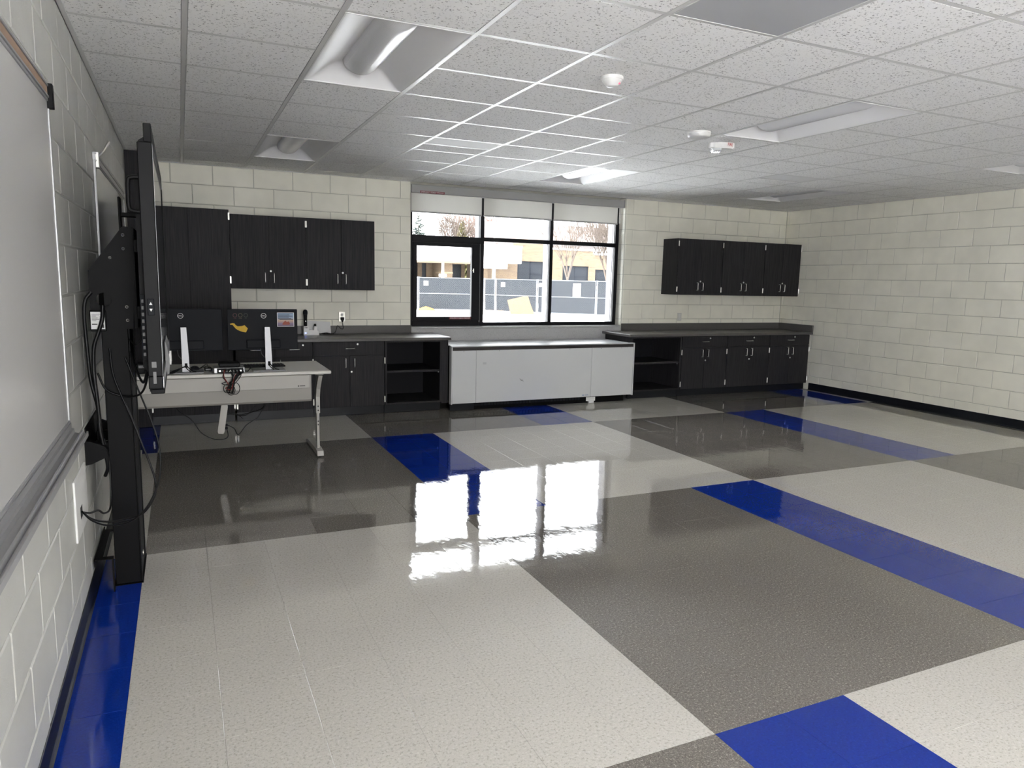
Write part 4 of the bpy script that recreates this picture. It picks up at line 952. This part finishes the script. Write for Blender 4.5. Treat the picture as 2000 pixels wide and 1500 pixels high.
# wall clamps
for y_ in (-0.10, 0.42):
    part('wall_clamp', MB().prism([(-0.140, 0.632), (-0.140, 0.745), (-0.115, 0.742), (-0.060, 0.715), (-0.050, 0.700), (-0.050, 0.665), (-0.075, 0.655), (-0.115, 0.636)], 'y', y_, y_+0.045).cyl((-0.066, y_-0.003, 0.690), (-0.066, y_+0.048, 0.690), 0.012, n=12), M['black_metal'], t)
part('wall_rail', MB().box(-0.140, -0.132, -0.06, 0.47, 0.66, 0.80, 0.002), M['black_metal'], t)
part('clamp_link', MB().box(-0.130, -0.055, 0.02, 0.06, 0.66, 0.71, 0.002).box(-0.130, -0.055, 0.30, 0.34, 0.66, 0.71, 0.002), M['black_metal'], t)
# low floor bracket: U shape between wall and column
part('floor_bracket', MB().box(-0.134, -0.055, -0.082, -0.045, 0.165, 0.169).box(-0.134, -0.129, -0.082, 0.42, 0.135, 0.169).box(-0.128, -0.100, -0.045, 0.37, 0.165, 0.169).box(-0.100, -0.055, 0.34, 0.37, 0.165, 0.169).box(-0.060, -0.0555, -0.082, -0.045, 0.003, 0.165), M['black_metal'], t)
for y_ in (0.0, 0.30): part('bolt', MB().lathe((-0.128, y_, 0.152), [(0.006, 0), (0.006, 0.004), (0.001, 0.004)], 10, 'x'), M['steel'], t)
part('bolt', MB().lathe((0.0605, 0.12, 0.11), [(0.012, 0), (0.012, 0.004), (0.001, 0.004)], 14, 'x'), M['steel'], t)
# small boxes and cables of the display
t = thing('power_brick', 'black power brick with a white printed label hanging on the display bracket', 'adapter', (-0.440, 0.525, 1.245))
part('case', MB().box(-0.004, 0.062, 0.0, 0.018, -0.004, 0.092, 0.003), M['black_plastic'], t)
lb = part('label_sheet', MB().box(0.0, 0.056, -0.0012, -0.0002, 0.006, 0.084), M['paper'], t, label='white printed label')
mbx = MB()
for k in range(8): mbx.box(0.004, 0.022+0.026*((k*7) % 5)/4, -0.0016, -0.0013, 0.044+k*0.0042, 0.0455+k*0.0042)
mbx.box(0.036, 0.052, -0.0016, -0.0013, 0.012, 0.028).box(0.004, 0.026, -0.0016, -0.0013, 0.026, 0.031)
part('print', mbx, M['ink'], lb)
def cable(label, pts, r=0.0055, m_='cable', name='cable'):
    t = thing(name, label, 'cable', pts[0]); p0 = Vector(pts[0])
    part('jacket', MB().tube([Vector(p)-p0 for p in pts], r, 8, 7), M[m_], t)
cable('thick black cable sagging from the bracket down along the left wall, wall-side one', [(-0.43, 0.50, 1.42), (-0.455, 0.50, 1.38), (-0.462, 0.50, 1.30), (-0.458, 0.50, 1.15), (-0.452, 0.50, 1.02), (-0.432, 0.50, 0.90), (-0.425, 0.49, 0.78), (-0.405, 0.50, 0.62), (-0.42, 0.53, 0.56)], 0.008)
cable('thick black cable hanging in front of the power brick label', [(-0.388, 0.51, 1.36), (-0.392, 0.505, 1.30), (-0.410, 0.505, 1.24), (-0.432, 0.505, 1.17), (-0.438, 0.505, 1.06), (-0.430, 0.495, 0.92), (-0.425, 0.495, 0.80), (-0.424, 0.52, 0.72)], 0.0085)
cable('black cable running down the outer face of the column, then into the wall plate', [(-0.372, 0.54, 1.16), (-0.366, 0.54, 1.05), (-0.342, 0.535, 0.96), (-0.300, 0.52, 0.84), (-0.262, 0.50, 0.72), (-0.225, 0.49, 0.60), (-0.208, 0.48, 0.52), (-0.215, 0.45, 0.46), (-0.262, 0.40, 0.40), (-0.330, 0.33, 0.40), (-0.400, 0.26, 0.42), (-0.452, 0.20, 0.46), (-0.4775, 0.16, 0.505)], 0.0045)
cable('long thin black cable bowing out farthest right around the column', [(-0.312, 0.54, 1.12), (-0.262, 0.53, 0.96), (-0.215, 0.50, 0.82), (-0.186, 0.48, 0.70), (-0.185, 0.46, 0.58), (-0.205, 0.43, 0.50), (-0.255, 0.38, 0.42), (-0.315, 0.32, 0.39), (-0.390, 0.25, 0.405), (-0.448, 0.20, 0.45), (-0.4775, 0.15, 0.510)], 0.004)
cable('black cable dropping behind the column edge and kinking up to the wall plate', [(-0.415, 0.52, 0.74), (-0.400, 0.52, 0.62), (-0.398, 0.50, 0.50), (-0.402, 0.46, 0.42), (-0.418, 0.36, 0.43), (-0.432, 0.28, 0.47), (-0.455, 0.22, 0.48), (-0.4775, 0.17, 0.500)], 0.0045)
cable('black cable swinging from the display back across the desk front to the column', [(-0.207, 0.30, 1.16), (-0.213, 0.34, 1.06), (-0.235, 0.42, 0.98), (-0.27, 0.50, 0.94), (-0.330, 0.54, 0.935), (-0.395, 0.53, 0.97), (-0.425, 0.52, 1.05)], 0.005)
cable('black cable in a V loop between the column and the lower display edge', [(-0.205, 0.29, 1.20), (-0.212, 0.31, 1.10), (-0.232, 0.36, 1.02), (-0.262, 0.44, 1.07), (-0.285, 0.53, 1.14)], 0.005)
cable('thin black cable from the display ports back to the bracket', [(-0.222, 0.27, 1.24), (-0.238, 0.33, 1.205), (-0.262, 0.42, 1.19), (-0.287, 0.53, 1.20)], 0.0035)
t = thing('cable_adapter', 'small dark adapter box hanging behind the lower display edge', 'adapter', (-0.262, 0.47, 1.045))
part('case', MB().box(0, 0.05, 0, 0.06, 0, 0.05, 0.005), M['black_plastic'], t)
part('sticker', MB().box(0.008, 0.04, -0.001, 0, 0.028, 0.04), M['cable_grey'], t)
# wall plate
t = thing('wall_plate', 'large blank white cable plate low on the left wall below the whiteboard end', 'wall plate', (XL+0.0005, 0.02, 0.415))
part('plate', MB().box(0, 0.008, 0, 0.36, 0, 0.255, 0.002), material('bright_white_plate', (0.88, 0.88, 0.87), 0.4), t)
part('cable_hole', MB().box(0.008, 0.0085, 0.115, 0.175, 0.065, 0.115), M['ink'], t)

# ------------------------------------------------------------------ whiteboards on the left wall
def whiteboard(y0, y1, label, tray, hook):
    z0, z1 = 0.925, 2.135
    t = thing('whiteboard', label, 'whiteboard', (XL+0.001, y0, z0)); L_ = y1-y0; h = z1-z0
    part('surface', MB().box(0, 0.010, 0.006, L_-0.006, 0.006, h-0.006), M['whiteboard'], t)
    part('frame', MB().box(0, 0.014, 0, 0.014, 0, h, 0.002).box(0, 0.014, L_-0.014, L_, 0, h, 0.002).box(0, 0.014, 0.014, L_-0.014, 0, 0.012, 0.002).box(0, 0.014, 0.014, L_-0.014, h-0.012, h, 0.002), M['alu'], t)
    mr = part('map_rail', MB().box(0, 0.018, 0.0, L_, h, h+0.008, 0.001).box(0, 0.018, 0, L_, h+0.040, h+0.048, 0.001).box(0, 0.006, 0, L_, h+0.008, h+0.040), M['alu'], t)
    part('cork_strip', MB().box(0.006, 0.014, 0.0, L_, h+0.009, h+0.039), M['cork'] if tray else M['alu'], mr)
    part('end_clip', MB().box(0, 0.030, (L_-0.03) if tray else 0.02, (L_+0.004) if tray else 0.055, h-0.035, h+0.052, 0.002), M['black_plastic'] if tray else M['steel'], mr)
    if hook: part('hook', MB().tube([(0.025, 0.04, h+0.03), (0.05, 0.05, h+0.06), (0.085, 0.06, h+0.12)], 0.008, 8, 4), M['steel'], t, label='steel flag holder')
    if tray:
        tr = part('marker_tray', MB().prism([(0, 0), (0.016, 0), (0.016, -0.022), (0.024, -0.024), (0.026, -0.040), (0.046, -0.046), (0.048, -0.034), (0.053, -0.034), (0.056, -0.047), (0.064, -0.046), (0.066, -0.038), (0.071, -0.038), (0.072, -0.056), (0.058, -0.078), (0.040, -0.084), (0.038, -0.096), (0.018, -0.108), (0.016, -0.128), (0, -0.130)], 'y', 0, L_), M['alu'], t)
        tv = tr.data
        for v in tv.vertices: pass
    return t
whiteboard(-3.9, -0.02, 'big near whiteboard with aluminium marker tray, filling the left picture edge', True, False)
whiteboard(1.60, 3.98, 'small-looking far whiteboard behind the big display with a steel holder on its corner', False, True)

# ------------------------------------------------------------------ outside: ground, fence, school building, trees
GZ = -0.36
gm = MB().grid(60, 60, lambda u, v: (-30+u*110, 5.6+v*110, GZ+0.06*math.sin(u*41)*math.cos(v*37)))
gnd = struct('ground', gm, M['snow']); gnd.name = 'snow_ground'
gnd2 = struct('rear_ground', MB().box(-60, -1.2, -6.95, 5.5, GZ-0.1, GZ).box(-60, 60, -60, -6.95, GZ-0.1, GZ), M['snow'])
def fence_panel(p0, p1, label, signs=()):
    L_ = math.hypot(p1[0]-p0[0], p1[1]-p0[1]); rz = math.atan2(p1[1]-p0[1], p1[0]-p0[0])
    t = thing('fence_panel', label, 'fence', (p0[0], p0[1], GZ), rz, group='construction fence panels'); h = 1.89; r = 0.028
    for x_ in (0.04, L_-0.04): part('post', MB().cyl((x_, 0, 0.0), (x_, 0, h+0.02), r, n=8), M['galv'], t)
    for z_ in (0.10, h*0.52, h-0.03): part('rail', MB().cyl((0.04, 0, z_), (L_-0.04, 0, z_), r*0.85, n=8), M['galv'], t)
    part('windscreen', MB().box(0.06, L_-0.06, 0.045, 0.052, 0.12, h-0.05), M['windscreen'], t)
    mb = MB(); s_ = 0.105; wd = 0.0085
    def strip(x0, z0, x1, z1):
        d = Vector((x1-x0, z1-z0)).normalized(); n_ = Vector((-d.y, d.x))*wd/2
        mb.add([(x0-n_.x, -0.02, z0-n_.y), (x1-n_.x, -0.02, z1-n_.y), (x1+n_.x, -0.02, z1+n_.y), (x0+n_.x, -0.02, z0+n_.y)], [(0, 1, 2, 3)])
    zb, zt = 0.12, h-0.05; hh = zt-zb; a0, a1 = 0.05, L_-0.05
    k = a0-hh
    while k < a1:
        xs, xe = max(k, a0), min(k+hh, a1)
        if xe-xs > 0.02:
            strip(xs, zb+(xs-k), xe, zb+(xe-k)); strip(xs, zt-(xs-k), xe, zt-(xe-k))
        k += s_
    part('wire_mesh', mb, M['mesh_wire'], t, kind='stuff')
    for (x_, z_, w_, h_) in signs: part('sign_plate', MB().box(x_, x_+w_, -0.035, -0.030, z_, z_+h_), M['fascia'], t)
FP = [(8.4, 38.0), (12.11, 36.0), (15.53, 34.6), (15.97, 34.0), (17.69, 32.2), (20.12, 30.0), (24.0, 27.2)]
FL = ['construction fence panel at the far left behind the window frame', 'construction fence panel seen through the operable left sash', 'short fence piece seen edge-on behind the first window mullion',
      'fence panel behind the plywood sheet', 'fence panel with the large white sign, in the right window bay', 'last fence panel at the right end of the window view']
SG = [(), ((0.30, 1.42, 0.26, 0.26),), (), ((0.35, 1.45, 0.24, 0.24),), ((0.12, 1.50, 0.16, 0.2), (2.0, 1.0, 0.42, 0.72)), ()]
for i in range(len(FP)-1): fence_panel(FP[i], FP[i+1], FL[i], SG[i])
t = thing('plywood_sheet', 'plywood sheet leaning against the construction fence on the snow', 'plywood', (15.25, 31.3, GZ))
part('sheet', MB().prism([(0.476, 0.02), (1.86, 0.03), (1.62, 0.55), (1.436, 1.045), (0.25, 0.79)], 'y', 0, 0.02), M['ply'], t)
t = thing('straw_heap', 'patch of dry straw poking out of the snow beside the plywood', 'straw', (14.55, 31.9, GZ+0.03))
mb = MB(); random.seed(11)
for k in range(260):
    a = random.uniform(0, 2*PI); x_, y_ = random.gauss(0, 0.7), random.gauss(0, 0.4); l = random.uniform(0.1, 0.3)
    mb.cyl((x_, y_, 0), (x_+l*math.cos(a), y_+l*math.sin(a)*0.4, random.uniform(0.03, 0.24)), 0.009, 0.004, 3, cap=False)
o = part('stalks', mb, M['straw'], t, kind='stuff')
t = thing('orange_netting', 'crumpled orange netting on the snow at the left end of the fence', 'netting', (11.9, 35.0, GZ+0.03))
part('netting', MB().grid(8, 4, lambda u, v: (u*0.9, v*0.3, 0.12*math.sin(u*9+v*4)**2+0.16*(1-abs(2*u-0.8)) if 0 < v < 1 else 0.02)), M['orange'], t)

BY = 50.0
t = thing('school_building', 'buff brick school building with dark windows and white canopy beyond the fence', 'building', (0, BY, GZ))
def facade(x0, x1, z1, opens, y=0.0):
    mb = MB(); xs = x0
    for (a, b, c, d) in sorted(opens):
        mb.box(xs, a, y, y+0.4, 0, z1).box(a, b, y, y+0.4, 0, c).box(a, b, y, y+0.4, d, z1); xs = b
    mb.box(xs, x1, y, y+0.4, 0, z1); return mb
Wn = [(24.75, 27.2, 1.0, 3.34), (28.9, 31.4, 1.0, 3.08), (31.95, 34.6, 1.0, 2.85)]
part('brick_wall', facade(20.9, 31.8, 4.36, [w_ for w_ in Wn if w_[0] < 31]), M['brick'], t)
part('brick_wall', facade(31.8, 52, 4.05, [(32.05, 34.6, 1.0, 2.85), (37, 40, 1.0, 2.85), (43, 46, 1, 2.85)]), M['brick'], t)
part('brick_wall', facade(9.0, 20.9, 3.6, [(16.2, 16.95, 0, 3.02), (17.3, 17.65, 0.6, 3.0), (19.1, 20.6, 1.0, 2.95)], 1.8), M['brick'], t)
for x0, x1 in ((15.6, 16.1), (18.15, 19.05), (21.1, 22.0)): part('brick_pier', MB().box(x0, x1, -0.4, 1.8, 0, 3.05), M['brick'], t)
for z_ in (1.55, 2.2): part('stone_band', MB().box(18.12, 19.08, -0.43, 1.0, z_, z_+0.12), M['brick_trim'], t)
part('canopy_fascia', MB().box(9.0, 24.35, -1.6, 1.8, 3.10, 4.35), M['fascia'], t)
part('canopy_soffit', MB().box(9.0, 20.6, -1.4, 1.8, 2.98, 3.10), M['brick_trim'], t)
part('low_canopy', MB().box(21.1, 23.0, -1.9, -1.6, 2.65, 3.10), M['fascia'], t)
part('snow_edge', MB().box(9.0, 24.4, -1.65, 1.9, 4.35, 4.45), M['snow_sill'], t)
part('brick_wall', MB().box(24.36, 27.9, 0.0, 0.4, 4.36, 5.1), M['brick'], t)
part('roof_coping', MB().box(27.9, 31.9, -0.08, 0.5, 4.36, 4.48), M['fascia'], t)
part('roof_coping', MB().box(31.9, 52, -0.08, 0.5, 4.05, 4.20), M['fascia'], t)
part('roof', MB().prism([(0.5, 4.9), (8, 7.0), (8, 4.9)], 'x', 24.4, 52), M['roof'], t)
for (a, b, c, d) in [(24.75, 27.2, 1.0, 3.34), (28.9, 31.4, 1.0, 3.08), (32.05, 34.6, 1.0, 2.85), (37, 40, 1, 2.85), (43, 46, 1, 2.85)]:
    wn = part('window', MB().box(a, b, 0.10, 0.16, c, c+0.08).box(a, b, 0.10, 0.16, d-0.08, d).box(a, a+0.08, 0.10, 0.16, c, d).box(b-0.08, b, 0.10, 0.16, c, d)
              .box((a+b)/2-0.05, (a+b)/2+0.05, 0.10, 0.16, c, d).box(a, b, 0.10, 0.16, c+(d-c)*0.55, c+(d-c)*0.55+0.05), M['far_frame'], t)
    for q in (0, 1): part('pane', MB().box(a+0.08+q*((b-a)/2-0.03), (a+b)/2-0.05+q*((b-a)/2-0.03), 0.13, 0.15, c+0.08, d-0.08), M['far_glass'], wn)
    part('snow_ledge', MB().box(a+0.1, b-0.1, -0.05, 0.12, c+(d-c)*0.12, c+(d-c)*0.22), M['snow_sill'], wn)
for (a, b, c, d) in [(16.2, 16.95, 0, 3.02), (17.3, 17.65, 0.6, 3.0), (19.1, 20.6, 1.0, 2.95)]:
    wn = part('window', MB().box(a, b, 1.90, 1.96, c, d), M['far_glass'], t)
    if b-a > 1: part('frame', MB().box((a+b)/2-0.04, (a+b)/2+0.04, 1.86, 1.90, c, d).box(a, b, 1.86, 1.90, (c+d)/2, (c+d)/2+0.06).box(a, b, 1.86, 1.90, c, c+0.5), M['far_frame'], wn)
part('canopy_post', MB().cyl((17.95, -1.3, 0), (17.95, -1.3, 3.05), 0.10, n=10).box(17.68, 18.22, -1.4, -1.2, 1.95, 2.15), M['fascia'], t)
t = thing('flagpole', 'tall white pole in front of the school building, in the middle window bay', 'pole', (19.27, 42.0, GZ))
part('shaft', MB().cyl((0, 0, 0), (0, 0, 7.5), 0.06, 0.04, n=10).cyl((0, 0, 0), (0, 0, 3.0), 0.11, n=10), M['fascia'], t)

def bare_tree(base, h, spread, label, mat, levels=5, seed=1, trunk_r=0.13, trunk_h=0.25, kids=3, group='bare trees outside'):
    rnd = random.Random(seed); t = thing('bare_tree', label, 'tree', base, group=group)
    tr = MB(); br = MB()
    def grow(p, d, l, r, lv):
        q = p + d*l; (tr if lv == levels else br).cyl(p, q, r, r*0.7, 5 if lv >= levels-1 else 3, cap=False)
        if lv == 0: return
        m_ = kids + (1 if lv >= levels-1 else 0)
        for k in range(m_):
            a = 2*PI*(k+rnd.random()*0.7)/m_; tilt = spread*rnd.uniform(0.55, 1.15)
            u = d.orthogonal().normalized(); v = d.cross(u)
            nd = (d*math.cos(tilt) + (u*math.cos(a)+v*math.sin(a))*math.sin(tilt) + Vector((0, 0, 0.18))).normalized()
            s_ = p + d*l*rnd.uniform(0.65, 1.0) if lv < levels else q
            grow(s_, nd, l*rnd.uniform(0.62, 0.86) if lv < levels else h*0.26, r*0.58, lv-1)
    grow(Vector((0, 0, 0)), Vector((0, 0, 1)), h*trunk_h, trunk_r, levels)
    part('trunk', tr, mat, t); part('branches', br, mat, t, kind='stuff')
bare_tree((27.0, 40.0, GZ), 6.4, 0.50, 'bare tree with a fan of thin branches in the right window bay', M['bark'], 5, 4, 0.13, 0.28, 4)
bare_tree((24.4, 41.0, GZ), 6.8, 0.55, 'bare tree mostly hidden behind the second window mullion', M['bark'], 5, 9, 0.12, 0.28, 3)
bare_tree((25.5, 64.0, GZ), 10.0, 0.50, 'pale brown bare tree behind the canopy, left window bay', M['bark_red'], 4, 21, 0.2, 0.25, 4)
bare_tree((23.6, 62.0, GZ), 9.0, 0.42, 'slender bare tree between the spruce and the yellow evergreen', M['bark'], 4, 22, 0.15, 0.25, 4)
bare_tree((28.6, 66.0, GZ), 10.0, 0.5, 'bare tree just left of the first window mullion, behind the evergreen', M['bark_red'], 4, 23, 0.2, 0.25, 4)
bare_tree((33.0, 66.0, GZ), 7.5, 0.5, 'small faint bare tree right of the first window mullion', M['bark'], 4, 24, 0.15, 0.3, 3)
bare_tree((40.5, 64.0, GZ), 10.5, 0.42, 'bare tree behind the roof in the middle of the window', M['bark'], 4, 25, 0.2, 0.28, 3)
bare_tree((47.0, 68.0, GZ), 10.5, 0.40, 'reddish bare tree beyond the roof at the right window end', M['bark_red'], 4, 26, 0.18, 0.25, 3)
bare_tree((50.0, 70.0, GZ), 11.0, 0.38, 'second reddish bare tree at the far right, against the frame', M['bark_red'], 4, 27, 0.18, 0.25, 3)
def conifer(base, h, r, label, mat, seed, droop=0.1, flat=1.0):
    rnd = random.Random(seed); t = thing('conifer', label, 'tree', base); mb = MB()
    part('trunk', MB().cyl((0, 0, 0), (0, 0, h*0.97), 0.12, 0.02, 6), M['bark'], t)
    n = int(34*flat)
    for i in range(n):
        z = h*(0.08+0.9*i/n); rr = r*(1-(z/h))**0.85+0.06
        for k in range(16):
            a = rnd.uniform(0, 2*PI); l = rr*rnd.uniform(0.6, 1.1); e = Vector((l*math.cos(a), l*math.sin(a), rnd.uniform(-droop, droop*1.5)*l))
            s_ = Vector((0, 0, z)); side = Vector((-math.sin(a), math.cos(a), 0))*0.11*rr
            for j in range(5):
                f = 0.25+0.75*j/5; c = s_+e*f; q = s_+e*min(1, f+0.25)
                mb.add([c-side*(1.4-f), q+Vector((0, 0, 0.03)), c+side*(1.4-f), c+Vector((0, 0, -0.10*rr))], [(0, 1, 2), (0, 3, 1), (2, 1, 3)])
    part('needles', mb, mat, t, kind='stuff')
conifer((20.0, 61.5, GZ), 8.2, 2.1, 'blue-green spruce at the left edge of the window view', M['spruce'], 5, 0.35)
conifer((23.85, 60.3, GZ), 7.3, 1.8, 'rounded yellow-green evergreen behind the white canopy', M['pine'], 6, 0.4, 1.4)
